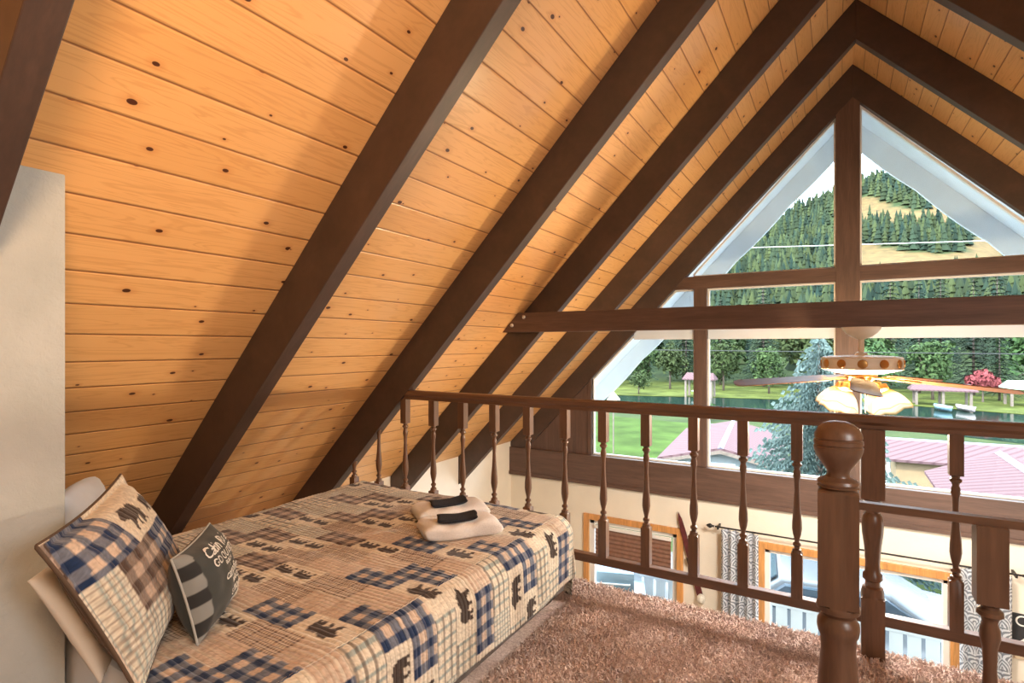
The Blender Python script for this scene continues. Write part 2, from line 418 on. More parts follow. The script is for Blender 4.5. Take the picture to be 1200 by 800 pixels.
# ------------------------------------------------------------------ railings
def rail_profile(w, t):
    return [(-w*.32, -t), (w*.32, -t), (w*.32, -t*.72), (w*.5, -t*.5), (w*.5, -t*.2), (w*.38, -t*.04), (w*.18, 0), (-w*.18, 0), (-w*.38, -t*.04), (-w*.5, -t*.2), (-w*.5, -t*.5), (-w*.32, -t*.72)]
def bal_prof(zt, zsq, zlo, zb, hs=.025, top=None):
    """square top, turned vase, square foot; z from top down"""
    L = zsq-zlo
    t = lambda f: zsq-L*f
    return [(zt, hs, 1), (zsq, hs, 1), (t(.006), hs*.8), (t(.012), hs*.62), (t(.03), hs*.60), (t(.04), hs*.86), (t(.06), hs*.9), (t(.075), hs*.62), (t(.10), hs*.5),
            (t(.13), hs*.66), (t(.17), hs*.70), (t(.22), hs*.52), (t(.32), hs*.44), (t(.5), hs*.60), (t(.66), hs*.86), (t(.74), hs*.90), (t(.80), hs*.74), (t(.86), hs*.46), (t(.885), hs*.42),
            (t(.90), hs*.72), (t(.92), hs*.76), (t(.935), hs*.5), (t(.955), hs*.5), (t(.965), hs*.82), (t(.985), hs*.86), (t(1), hs*.95), (zlo-.003, hs, 1), (zb, hs, 1)]
zRB = lambda x: H-TD-M_*abs(x-XR)
Y1 = 3.03
r1 = empty('balustrade', (-1.2, Y1, -1.25), 0, 'long dark walnut balustrade along the far edge of the loft behind the bed', 'railing')
def rel(o, root): o.location = Vector(o.location)-root.location; return o
xe = XR-(H-TD+.313)/M_; xe2 = XR-(H-TD+.383)/M_
pf = rail_profile(.062, .066)
mb = MB(); V = []; n = len(pf)
for x_of in (lambda z: XR-(H-TD-z)/M_+.0, lambda z: 2.6):
    V += [(x_of(-.316+p[1]), Y1+p[0], -.316+p[1]) for p in pf]
mb.add(V, [tuple(range(n)), tuple(range(2*n-1, n-1, -1))]+[(i, i+n, (i+1) % n+n, (i+1) % n) for i in range(n)])
rel(mb.build('handrail', RAIL, r1, smooth=35), r1)
rel(MB().box(-3.5, 2.6, Y1-.024, Y1+.024, -1.277, -1.229).build('bottom_rail', RAIL, r1, bevel=.003), r1)
BX = [-3.235, -2.975, -2.712, -2.451, -2.197, -1.942, -1.687, -1.431, -1.182, -.927, -.667, -.42, -.174, .439, .695, .95, 1.21, 1.47, 1.73, 1.99, 2.25]
for x in BX:
    zt = min(-.379, zRB(x+.02)-.002)
    pr_ = [e for e in bal_prof(-.379, -.558, -1.013, -1.232) if e[0] <= zt]
    if pr_[0][0] < zt: pr_ = [(zt, pr_[0][1], len(pr_[0]) > 2)]+pr_
    rel(MB().lathe(pr_, (x, Y1, 0), 16, ang0=PI/8*0).build('baluster', TURN, r1, smooth=38), r1)
# newel under the far rail
def newel_prof_far():
    hs = .046; z0, z1 = -.70, -1.15
    t = lambda f: z0-(z0-z1)*f
    return [(-.381, hs, 1), (z0, hs, 1), (t(.01), hs*.75), (t(.04), hs*.72), (t(.05), hs*.95), (t(.085), hs*.95), (t(.10), hs*.68), (t(.15), hs*.62), (t(.18), hs*.84), (t(.27), hs*.95), (t(.36), hs*.92), (t(.5), hs*.74), (t(.66), hs*.63), (t(.76), hs*.68), (t(.78), hs*.84), (t(.83), hs*.88), (t(.85), hs*.66), (t(.90), hs*.66), (t(.915), hs*.9), (t(.96), hs*.98), (t(1), hs*.98), (z1-.004, hs, 1), (ZF, hs, 1)]
o = MB().lathe(newel_prof_far(), (.137, Y1, 0), 24).build('newel_post', TURN, None, smooth=38)
tag(o, 'dark turned newel post standing on the carpet edge, carrying the far handrail', 'newel post')
# near railing
Y2 = 1.6
r2 = empty('balustrade', (.9, Y2, -.9), 0, 'nearer round handrail on square-topped balusters, running right from the ball-topped newel', 'railing')
P = [(.026*math.cos(a), -.369+.0195*math.sin(a)) for a in [2*PI*i/16 for i in range(16)]]
rel(MB().prism(P, .03, 2.6, 'x').build('handrail', RAIL, r2, smooth=50), r2)
rel(MB().box(.03, 2.6, Y2-.012, Y2+.012, -.400, -.382).build('rail_fillet', RAIL, r2), r2)
rel(MB().box(.03, 2.6, Y2-.024, Y2+.024, -1.30, -1.25).build('bottom_rail', RAIL, r2, bevel=.003), r2)
for x in (.292, .55, .81, 1.07, 1.33, 1.59):
    rel(MB().lathe(bal_prof(-.398, -.572, -1.03, -1.255, .0275), (x, Y2, 0), 24).build('baluster', TURN, r2, smooth=38), r2)
# ball-topped newel in front
nw_ = empty('newel_post', (0, Y2, ZF), 0, 'big ball-topped square walnut newel post in the foreground, left end of the near handrail', 'newel post')
hs = .044
def nz_(v): return -(v-405.8)/466
ball = [(-.186, .004), (-.188, .020), (-.194, .034), (-.204, .045), (-.218, .052), (-.228, .0535), (-.230, .0515), (-.233, .0515), (-.235, .0545), (-.244, .0548), (-.246, .0525), (-.249, .0525), (-.251, .0548), (-.260, .054), (-.272, .050), (-.285, .043), (-.298, .034), (-.310, .0265), (-.318, .0245), (-.326, .027), (-.330, .036), (-.334, .044), (-.341, .047), (-.348, .044), (-.351, .047)]
MB().lathe([(z-ZF, r) for z, r in ball], (0, 0, 0), 32).build('ball_finial', TURN, nw_, smooth=40)
L0 = -.642
body = [(-.350, .034, 0), (-.354, .040, 0), (-.362, hs, 1), (L0, hs, 1), (L0-.004, .047, 0), (L0-.010, .049, 0), (L0-.018, .048, 0), (L0-.022, .042, 0), (L0-.030, .038, 0), (L0-.038, .040, 0), (L0-.046, .046, 0), (L0-.060, .0475, 0), (L0-.075, .045, 0), (L0-.085, .040, 0), (L0-.12, .0385, 0), (L0-.17, .043, 0), (L0-.22, .046, 0), (L0-.28, .044, 0), (L0-.36, .034, 0), (L0-.42, .031, 0), (L0-.43, .040, 0), (L0-.445, .041, 0), (L0-.455, .033, 0), (L0-.465, .043, 0), (L0-.485, .046, 0), (L0-.492, hs, 1), (ZF, hs, 1)]
MB().lathe([(z-ZF, r, q) for z, r, q in body], (0, 0, 0), 32).build('post_shaft', TURN, nw_, smooth=38)

# ------------------------------------------------------------------ ceiling fan
IVORY = noisy('fan_ivory_enamel', (.70, .66, .56), 6, .08, .4)
BRASS = mat('antique_brass', (.45, .24, .08), .3, .9)
BLADE = beam_wood('fan_blade_wood', (.13, .05, .018), .4, 'x')
fan = empty('ceiling_fan', (XR, 4.165, .124), 0, 'ivory and brass ceiling fan with lit tulip shades hanging under the tie beam', 'ceiling fan')
FZ = lambda z: z-.124
MB().lathe([(FZ(.124), .108), (FZ(.110), .106), (FZ(.085), .085), (FZ(.065), .060), (FZ(.055), .040), (FZ(.046), .022)], (0, 0, 0), 28).build('canopy', IVORY, fan, smooth=40)
MB().lathe([(FZ(.05), .016), (FZ(-.035), .016), (FZ(-.04), .030), (FZ(-.052), .036), (FZ(-.060), .05)], (0, 0, 0), 20).build('downrod', IVORY, fan, smooth=40)
mh = MB().lathe([(FZ(-.055), .06), (FZ(-.060), .17), (FZ(-.066), .215), (FZ(-.072), .225), (FZ(-.080), .222), (FZ(-.135), .222), (FZ(-.143), .226), (FZ(-.150), .215), (FZ(-.160), .17), (FZ(-.175), .11), (FZ(-.180), .05)], (0, 0, 0), 36).build('motor_housing', IVORY, fan, smooth=35)
mb = MB()
for i in range(12):
    a = 2*PI*i/12; MB().lathe([(0, .028), (.006, .024), (.008, .012)], (0, 0, 0), 12, Matrix.Rotation(a, 4, 'Z') @ Matrix.Translation((.222, 0, FZ(-.108))) @ Matrix.Rotation(PI/2, 4, 'Y')).build('vent_medallion', BRASS, mh, smooth=40)
MB().lathe([(FZ(-.178), .085), (FZ(-.19), .09), (FZ(-.215), .07), (FZ(-.225), .05), (FZ(-.250), .055), (FZ(-.262), .04), (FZ(-.28), .012)], (0, 0, 0), 24).build('light_kit_hub', BRASS, fan, smooth=40)
for i in range(5):
    ang = math.radians(-18+72*i); R = Matrix.Rotation(ang, 4, 'Z')
    pts = []
    x0, x1 = .20, .77
    out = [(x0, -.055), (x0+.06, -.066), (x1-.05, -.076), (x1-.012, -.06), (x1, -.025), (x1, .025), (x1-.012, .06), (x1-.05, .076), (x0+.06, .066), (x0, .055)]
    me = MB().prism(out, -.003, .003, 'z'); droop = Matrix.Translation((0, 0, FZ(-.188))) @ Matrix.Rotation(math.radians(4.5), 4, 'Y') @ Matrix.Rotation(math.radians(-12), 4, 'X')
    me.v = [tuple(R @ droop @ Vector(p)) for p in me.v]
    b = me.build('fan_blade', BLADE, fan, bevel=.0015)
    br = MB(); br.box(.07, .30, -.018, .018, -.006, .0); br.lathe([(-.007, .045), (-.004, .045), (0, .03)], (.27, 0, 0), 16); br.lathe([(-.007, .03), (0, .03)], (.20, 0, 0), 12)
    br.v = [tuple(R @ droop @ Vector((p[0], p[1], p[2]-.004))) for p in br.v]
    br.build('blade_bracket', BRASS, b, smooth=40)
def shade_mat():
    m = bpy.data.materials.new('lit_amber_glass'); m.use_nodes = True; t = m.node_tree; t.nodes.clear()
    o = t.nodes.new('ShaderNodeOutputMaterial'); em = t.nodes.new('ShaderNodeEmission'); tl = t.nodes.new('ShaderNodeBsdfTranslucent'); tr = t.nodes.new('ShaderNodeBsdfTransparent'); a = t.nodes.new('ShaderNodeAddShader'); mx = t.nodes.new('ShaderNodeMixShader')
    tcn = t.nodes.new('ShaderNodeTexCoord'); sp = t.nodes.new('ShaderNodeSeparateXYZ'); r = t.nodes.new('ShaderNodeValToRGB')
    t.links.new(tcn.outputs['UV'], sp.inputs[0]); t.links.new(sp.outputs[1], r.inputs[0])
    e = r.color_ramp.elements; e[0].position = 0; e[0].color = (1, .30, .03, 1); e[1].position = 1; e[1].color = (1, .40, .07, 1)
    x = e.new(.25); x.color = (1, .50, .12, 1); x = e.new(.42); x.color = (1, .88, .70, 1); x = e.new(.85); x.color = (1, .84, .60, 1)
    s2 = t.nodes.new('ShaderNodeValToRGB'); e = s2.color_ramp.elements; e[0].position = .1; e[0].color = (.18, .18, .18, 1); e[1].position = 1; e[1].color = (.25, .25, .25, 1)
    x = e.new(.40); x.color = (1, 1, 1, 1); x = e.new(.86); x.color = (1, 1, 1, 1)
    mu = t.nodes.new('ShaderNodeMath'); mu.operation = 'MULTIPLY'; mu.inputs[1].default_value = 1.0
    t.links.new(sp.outputs[1], s2.inputs[0]); t.links.new(s2.outputs[0], mu.inputs[0]); t.links.new(mu.outputs[0], em.inputs[1])
    t.links.new(r.outputs[0], em.inputs[0]); tl.inputs[0].default_value = (.25, .11, .03, 1); tr.inputs[0].default_value = (.85, .66, .42, 1)
    t.links.new(tl.outputs[0], mx.inputs[1]); t.links.new(tr.outputs[0], mx.inputs[2]); mx.inputs[0].default_value = 1.0
    t.links.new(mx.outputs[0], a.inputs[0]); t.links.new(em.outputs[0], a.inputs[1]); t.links.new(a.outputs[0], o.inputs[0])
    return m
SHADE = shade_mat()
for i in range(4):
    ang = math.radians(45+90*i+6); R = Matrix.Rotation(ang, 4, 'Z')
    MB().tube([R @ Vector(p) for p in ((.04, 0, FZ(-.235)), (.08, 0, FZ(-.222)), (.115, 0, FZ(-.232)), (.13, 0, FZ(-.25)))], .008, 8).build('lamp_arm', BRASS, fan, smooth=40)
    T_ = R @ Matrix.Translation((.125, 0, FZ(-.238))) @ Matrix.Rotation(math.radians(-27), 4, 'Y')
    MB().lathe([(.0, .02), (-.005, .032), (-.035, .036), (-.04, .03)], (0, 0, 0), 16, T_).build('lamp_socket', BRASS, fan, smooth=40)
    prof = [(-.028, .032), (-.045, .040), (-.065, .058), (-.085, .074), (-.11, .088), (-.135, .098), (-.155, .105), (-.17, .111)]
    seg = 24; V = []
    for z, r in prof:
        for q in range(seg):
            a = 2*PI*q/seg; f = 1+.035*math.cos(a*6)*(z/-.17)
            zz = z-.008*math.cos(a*6)*(z/-.17)**3
            V.append(tuple(T_ @ Vector((r*f*math.cos(a), r*f*math.sin(a), zz))))
    F = [(a*seg+q, a*seg+(q+1) % seg, (a+1)*seg+(q+1) % seg, (a+1)*seg+q) for a in range(len(prof)-1) for q in range(seg)]
    me = bpy.data.meshes.new('shade'); me.from_pydata(V, [], F); uvl = me.uv_layers.new(name='UV')
    for lp in me.loops: uvl.data[lp.index].uv = ((lp.vertex_index % seg)/seg, (lp.vertex_index//seg)/(len(prof)-1))
    s_ = put('lamp_shade', me, SHADE, fan, True)
    lp_ = T_ @ Vector((0, 0, -.15))
    lamp('fan_bulb_light', 'POINT', lp_, 72, (1, .96, .90), .035, parent=fan)
MB().tube([(.02, -.03, FZ(-.26)), (.02, -.03, FZ(-.42))], .002, 6).build('pull_chain', BRASS, fan)

# ------------------------------------------------------------------ lower room: curtains, rod, sign, ski
def scallop():
    m = mat('scallop_print_cotton', (.8, .8, .8), .85); N = NB(m); sp = N.n('SeparateXYZ'); N.l(N.uv(), sp.inputs[0]); w, h = .19, .095
    row = N.math('FLOOR', N.math('DIVIDE', sp.outputs[1], h)); off = N.math('MULTIPLY', N.math('MODULO', row, 2.0), .5)
    du = N.math('MULTIPLY', N.math('SUBTRACT', N.math('FRACT', N.math('ADD', N.math('DIVIDE', sp.outputs[0], w), off)), .5), w)
    dv = N.math('MULTIPLY', N.math('FRACT', N.math('DIVIDE', sp.outputs[1], h)), h)
    r = N.math('SQRT', N.math('ADD', N.math('POWER', du, 2.0), N.math('POWER', dv, 2.0)))
    g = N.math('GREATER_THAN', N.math('FRACT', N.math('DIVIDE', r, .029)), .5)
    N.l(N.mix(g, (.62, .65, .68), (.20, .22, .25)), N.b.inputs['Base Color']); N.b.inputs['Transmission Weight'].default_value = 0
    return m
SCAL = scallop()
def curtain(x0, x1, zt, zb, label):
    n = 90; m_ = 24; V = []; uv = []
    for j in range(m_+1):
        z = zt+(zb-zt)*j/m_
        for i in range(n+1):
            t = i/n; x = x0+(x1-x0)*t; ph = t*2*PI*4.5
            V.append((x+.006*math.sin(ph*2), -.05*math.sin(ph)*(.6+.4*j/m_)+.008*math.sin(ph*.37+j*.2), z)); uv.append((t*(x1-x0)*1.9, z-zb))
    F = [(j*(n+1)+i, j*(n+1)+i+1, (j+1)*(n+1)+i+1, (j+1)*(n+1)+i) for j in range(m_) for i in range(n)]
    me = bpy.data.meshes.new('curtain'); me.from_pydata([(v[0], v[1]+GY-.12, v[2]) for v in V], [], F); ul = me.uv_layers.new(name='UV')
    for lp in me.loops: ul.data[lp.index].uv = uv[lp.vertex_index]
    o = put('curtain', me, SCAL, None, True); md = o.modifiers.new('s', 'SOLIDIFY'); md.thickness = .004
    return tag(o, label, 'curtain', 'scallop-print curtains')
curtain(-1.13, -.75, -2.055, -4.15, 'grey and white scallop-print curtain hanging at the left end of the black rod')
curtain(.975, 1.335, -2.055, -4.15, 'grey and white scallop-print curtain hanging near the right frame edge beside the black sign')
BLK = mat('black_iron', (.02, .018, .018), .45, .4)
rod = empty('curtain_rod', (.1, GY-.12, -2.04), 0, 'thin black curtain rod with pointed finials above the lower front window', 'curtain rod')
MB().tube([(-1.30, 0, 0), (1.32, 0, 0)], .009, 10).build('rod', BLK, rod, smooth=40)
for s in (-1, 1):
    Rm = Matrix.Translation((s*1.31, 0, 0)) @ Matrix.Rotation(s*PI/2, 4, 'Y')
    MB().lathe([(0, .012), (.01, .012), (.014, .008), (.03, .022), (.045, .026), (.07, .016), (.085, .004)], (0, 0, 0), 14, Rm).build('finial', BLK, rod, smooth=40)
    MB().box(s*1.27-.008, s*1.27+.008, -.005, .14, -.03, .0).build('rod_bracket', BLK, rod)
def text_mesh(name, body, size, m, parent, loc, rot, extrude=.002, align='CENTER', xs=1):
    c = bpy.data.curves.new(name, 'FONT'); c.body = body; c.size = size; c.extrude = extrude; c.align_x = align; c.align_y = 'CENTER'
    t = bpy.data.objects.new(name+'_tmp', c); COL.objects.link(t)
    me = bpy.data.meshes.new_from_object(t.evaluated_get(bpy.context.evaluated_depsgraph_get())); bpy.data.objects.remove(t)
    o = put(name, me, m, parent); o.location = loc; o.rotation_euler = rot; o.scale = (xs, 1, 1)
    return o
SIGNB = noisy('black_sign_board', (.022, .022, .024), 20, .2, .7)
SIGNW = mat('sign_white_paint', (.78, .77, .72), .7)
sg = empty('wall_sign', (1.58, GY+.01, -2.62), 0, 'black cabin sign with white capitals on the cream wall at the right frame edge', 'sign')
MB().box(-.225, .225, -.012, .01, -.145, .19).build('sign_board', SIGNB, sg, bevel=.003)
text_mesh('sign_lettering', 'CABIN', .135, SIGNW, sg, (0, -.014, .125), (PI/2, 0, 0), .001)
MB().prism([(-.17, -.06), (-.07, .04), (.03, -.06), (-.01, -.06), (-.01, -.12), (-.13, -.12), (-.13, -.06)], -.016, -.013).build('cabin_emblem', SIGNW, sg)
MB().box(-.20, .225, -.015, .01, -.22, -.15).build('sign_plank', noisy('pale_plank', (.6, .48, .33), 9), sg, bevel=.003)
RED = noisy('worn_red_paint', (.10, .020, .020), 14, .4, .5)
sk = empty('wall_ski', (-1.5, GY, -2.48), 0, 'narrow dark red ski decoration hung slanting on the cream wall beside the glazed door', 'ski')
mb = MB(); pts = [(-.035, -.46), (.035, -.46), (.030, .30), (.022, .44), (0, .53), (-.022, .44), (-.030, .30)]
Rk = Matrix.Rotation(math.radians(-15), 4, 'Y')
mb.prism(pts, -.025, -.008); mb.v = [tuple(Rk @ Vector(p)) for p in mb.v]; mb.build('ski_board', RED, sk, bevel=.003)
mb = MB().box(-.04, .04, -.05, -.025, -.08, .0); mb.v = [tuple(Rk @ Vector(p)) for p in mb.v]; mb.build('binding', mat('leather', (.05, .03, .02), .6), sk, bevel=.006)
mb = MB().box(-.012, .012, -.01, .02, -.02, .02); mb.build('wall_hook', BLK, sk)
mb = MB().lathe([(.0, .03), (.03, .05), (.07, .045), (.1, .02)], (.13, -.045, -.50), 12); mb.build('wool_tassel', noisy('cream_wool', (.7, .66, .56), 60, .2, .9, bump=.5), sk, smooth=True)

# ------------------------------------------------------------------ quilt pattern (colours woven into the cloth, sampled in metres)
BEAR = np.array([(0, .30), (.03, .45), (.12, .56), (.28, .60), (.42, .55), (.58, .62), (.70, .60), (.755, .63), (.79, .57), (.90, .50), (1, .41), (.985, .355), (.88, .35), (.82, .30), (.80, .17), (.87, .02), (.75, 0), (.70, .10), (.62, .22), (.545, .22), (.52, .05), (.41, 0), (.43, .2), (.30, .24), (.27, .12), (.31, 0), (.18, 0), (.14, .14), (.10, .03), (0, .0), (.03, .2)])
def inpoly(P, x, y):
    c = np.zeros(x.shape, bool); n = len(P); j = n-1
    for i in range(n):
        xi, yi = P[i]; xj, yj = P[j]
        cond = ((yi > y) != (yj > y)) & (x < (xj-xi)*(y-yi)/(yj-yi+1e-12)+xi); c ^= cond; j = i
    return c
CC = {k: np.array(v) for k, v in dict(navy=(.012, .030, .085), mid=(.14, .16, .21), peach=(.56, .45, .36), cream=(.66, .60, .49), teal=(.13, .24, .27), brown=(.075, .048, .038), tan=(.44, .34, .27), bear=(.050, .036, .030), pale=(.60, .57, .48), grey=(.22, .17, .14)).items()}
def stripes(t, per, duty): return (np.mod(t, per) < per*duty)
def patchwork(p, q, CW=.25, CH=.128, seed=0, sham=False):
    """p along the bears' walking direction, q downwards from head to foot, both in metres"""
    j = np.floor(q/CH).astype(int); sh = np.where(j % 2 == 0, 0, .4)
    i = np.floor(p/CW+sh).astype(int)
    x = (p/CW+sh-i)*CW; y = q-j*CH
    ty = ((i*3+j*4+(j//3)+seed) % 7 if sham else (i*3+j*5+(j//3)+seed) % 8)
    out = np.zeros(p.shape+(3,))
    def ging(per, A, B, C):
        a = stripes(x, per, .5)[..., None]; b = stripes(y, per, .5)[..., None]
        return np.where(a & b, A, np.where(a | b, B, C))
    def plaid(bg, c1, c2, per):
        g = np.broadcast_to(bg, p.shape+(3,)).copy()
        g = np.where(stripes(x, per, .3)[..., None], g*.35+c1*.65, g); g = np.where(stripes(y+.004, per, .3)[..., None], g*.35+c2*.65, g)
        return g
    def bears(two):
        g = np.broadcast_to(CC['cream'], p.shape+(3,)).copy()
        g = np.where(stripes(x+y*0, .03, .12)[..., None], g*.9, g)
        L = .108 if two else .145
        for k in ((0, 1) if two else (0,)):
            bx = (x-.012-k*.118)/L if two else (x-.045)/L; by = (CH-y-(.030 if two else .020))/L
            flip = ((i+j) % 2 == 0); bx = np.where(flip, 1-bx, bx)
            g = np.where(inpoly(BEAR, bx, by)[..., None], CC['bear'], g)
        return g
    T = [bears(True), ging(.072, CC['navy'], CC['mid'], CC['peach']), plaid(CC['pale'], CC['teal'], CC['grey'], .021),
         ging(.014, CC['brown'], CC['tan'], CC['cream']), bears(False), ging(.075, CC['brown'], CC['grey'], CC['tan']), plaid(CC['peach'], CC['tan'], CC['cream']*.9, .03), plaid(CC['cream'], CC['teal'], CC['brown'], .042)]
    for n_, t in enumerate(T): out = np.where((ty == n_)[..., None], t, out)
    out = out*(.82+.36*np.random.RandomState(4).rand(*p.shape))[..., None]
    return out
def col_mesh(name, V, F, uvs, cols):
    me = bpy.data.meshes.new(name); me.from_pydata(V.tolist() if isinstance(V, np.ndarray) else V, [], F)
    uv = me.uv_layers.new(name='UV'); li = np.zeros(len(me.loops), dtype=np.int32); me.loops.foreach_get('vertex_index', li)
    uv.data.foreach_set('uv', np.asarray(uvs, dtype=np.float32)[li].ravel())
    ca = me.color_attributes.new(name='Col', type='FLOAT_COLOR', domain='POINT')
    c4 = np.ones((len(cols), 4), dtype=np.float32); c4[:, :3] = cols; ca.data.foreach_set('color', c4.ravel())
    return me
def grid_faces(n, m):   # n points across, m rows
    a = np.arange((m-1)*n).reshape(m-1, n)[:, :-1].ravel()
    return np.stack([a, a+1, a+n+1, a+n], 1).tolist()
# ------------------------------------------------------------------ bed
BX0, BX1, BY0, BY1, BZ = -2.93, -1.27, .80, 2.86, -.955
bed = empty('bed', ((BX0+BX1)/2, (BY0+BY1)/2, ZF), 0, 'low double bed under the sloping pine ceiling, covered with a patchwork bear quilt', 'bed')
bo = Vector(bed.location)
def bput(o): o.location = Vector(o.location)-bo; return o
bput(MB().box(BX0+.05, BX1-.06, BY0+.02, BY1-.05, ZF+.05, ZF+.2).build('bed_base', noisy('bed_base_fabric', (.12, .10, .09), 20), bed, bevel=.01))
SHEET = noisy('pale_blue_sheet', (.60, .66, .74), 6, .04, .85, bump=.25, bscale=9)
bput(MB().box(BX0+.03, BX1-.035, BY0, BY1-.03, ZF+.20, BZ-.012).build('mattress', SHEET, bed, smooth=40, bevel=.035))
for x in (BX0+.12, BX1-.14):
    for y in (BY0+.1, BY1-.14): bput(MB().box(x-.03, x+.03, y-.03, y+.03, ZF-.012, ZF+.06).build('leg', TRIMV, bed))
# quilt: profile across x unfolded, drops on the right and foot
res = .0062; rc = .095
width = BX1-BX0; dropL, dropR, dropF = .10, .47, .44
Lx = dropL+width+dropR-.2; Ly = (BY1-BY0-.015)+dropF
nx = int(Lx/res); ny = int(Ly/res)
pp = np.linspace(0, Lx, nx); qq = np.linspace(0, Ly, ny)
def drop_prof(t, r=rc):
    """t measured past the start of the rounded corner: horizontal, vertical displacement"""
    a = np.clip(t/r, 0, PI/2); h = r*np.sin(a); v = -r*(1-np.cos(a)); ex = np.clip(t-r*PI/2, 0, None)
    return np.where(t < 0, t, h), np.where(t < 0, 0, v-ex)
Pg, Qg = np.meshgrid(pp, qq)
tx = Pg-(dropL+width-rc-.02); hx, vx = drop_prof(tx)
txl = dropL+.02-Pg; hl, vl = drop_prof(txl, .05)
Xg = np.where(txl > 0, BX0+.05-hl, np.where(tx > 0, BX1-rc+hx, BX0+.05+(Pg-dropL-.02)))
y_start = BY0+.015
ty_ = Qg-(BY1-y_start-rc); hy, vy = drop_prof(ty_)
Yg = np.where(ty_ > 0, BY1-rc+hy, y_start+Qg)
# rounded vertical corner: blend where both drop
Zg = BZ+np.minimum(np.where(txl > 0, vl, vx), vy)
both = (tx > 0) & (ty_ > 0)
rad = np.hypot(np.clip(hx, 0, None), np.clip(hy, 0, None)); over = both & (rad > rc)
ang = np.arctan2(np.clip(ty_, 1e-6, None), np.clip(tx, 1e-6, None))
tt = np.maximum(tx, ty_)
rr_ = np.where(tt < rc*PI/2, rc*np.sin(np.clip(tt/rc, 0, PI/2)), rc)
Xg = np.where(both, BX1-rc+rr_*np.cos(ang), Xg); Yg = np.where(both, BY1-rc+rr_*np.sin(ang), Yg)
# soft sag, folds of the drop and puckers
def wob(x, y, s, seed):
    r = np.random.RandomState(seed); o = 0
    for _ in range(7):
        a = r.rand()*6.28; f = s*(.5+r.rand()*1.6); o = o+np.sin((x*np.cos(a)+y*np.sin(a))*f+r.rand()*6.28)/7
    return o
Zg = Zg+.018*wob(Xg, Yg, 4, 3)*(np.maximum(tx, ty_) < .05)+.004*wob(Xg, Yg, 18, 5)+.0035*wob(Xg, Yg, 55, 6)
fall = np.clip(-(Zg-BZ)-.05, 0, .5)
Xg = Xg+np.where(tx > 0, fall*(.04+.06*wob(Qg, Qg*0, 9, 8)), 0); Yg = Yg+np.where(ty_ > 0, fall*.03*wob(Pg, Pg*0, 12, 9), 0)
Zg = np.maximum(Zg, ZF+.02)
ridge = .0035*(np.abs(np.sin(PI*Qg/.0235))**.6)
Zg = Zg+ridge*(tx < .05); Xg = Xg+ridge*(tx >= .05)
V = np.stack([Xg, Yg, Zg], -1).reshape(-1, 3)
colr = patchwork(Pg, Qg, seed=2).reshape(-1, 3)
me = col_mesh('quilt', V, grid_faces(nx, ny), np.stack([Pg.ravel(), Qg.ravel()], 1), colr)
q = put('quilt', me, QUILT, bed, True); bput(q); md = q.modifiers.new('thick', 'SOLIDIFY'); md.thickness = .006; md.offset = -1

# ------------------------------------------------------------------ pillows
def pillow_mesh(name, w, h, th, colfn, n=70, flange=.0, pinch=.06, seed=1, backcol=None, uvs=1, wrinkle=.006, rnd=0):
    """pillow in local x (width), y (height), z (thickness, front +)"""
    t = np.linspace(-1, 1, n); A, B = np.meshgrid(t, t)
    X = A*w/2*np.sqrt(1-rnd*B**2/2)*(1-pinch*(1-B**2)*np.abs(A)**3); Y = B*h/2*np.sqrt(1-rnd*A**2/2)*(1-pinch*(1-A**2)*np.abs(B)**3)
    fl = flange/(min(w, h)/2); ca = np.clip(np.abs(A)/(1-fl), 0, 1); cb = np.clip(np.abs(B)/(1-fl), 0, 1)
    prof = ((1-ca**2.6)*(1-cb**2.6))**.55
    r = np.random.RandomState(seed); wr = wrinkle*wob(X, Y, 30, seed)+wrinkle*.8*wob(X, Y, 70, seed+3)
    edge = np.clip((1-np.maximum(np.abs(A), np.abs(B)))*12, 0, 1)
    Zf = th/2*prof+.004+wr*edge; Zb = -th/2*prof*.9-.002+wr*edge*.3
    Vf = np.stack([X, Y, Zf], -1).reshape(-1, 3); Vb = np.stack([X, Y, Zb], -1).reshape(-1, 3)
    F = grid_faces(n, n); N_ = n*n; F2 = [(a+N_, d+N_, c+N_, b+N_) for a, b, c, d in F]
    rim = [i for i in range(n)]+[i*n+n-1 for i in range(1, n)]+[(n-1)*n+i for i in range(n-2, -1, -1)]+[i*n for i in range(n-2, 0, -1)]
    F3 = [(rim[i], rim[i]+N_, rim[(i+1) % len(rim)]+N_, rim[(i+1) % len(rim)]) for i in range(len(rim))]
    cf = colfn(X, Y).reshape(-1, 3); cb_ = np.broadcast_to(np.array(backcol if backcol is not None else cf[0]), cf.shape) if backcol is not None else cf
    uv = np.stack([X.ravel(), Y.ravel()], 1); me = col_mesh(name, np.concatenate([Vf, Vb]), F+F2+F3, np.concatenate([uv, uv]), np.concatenate([cf, cb_]))
    return me, rim, Vf
def pose(c, right, up):
    r = Vector(right).normalized(); u = Vector(up); u = (u-r*u.dot(r)).normalized(); n_ = r.cross(u)
    Mx = Matrix.Identity(4)
    for i in range(3): Mx[i][0] = r[i]; Mx[i][1] = u[i]; Mx[i][2] = n_[i]; Mx[i][3] = c[i]
    return Mx
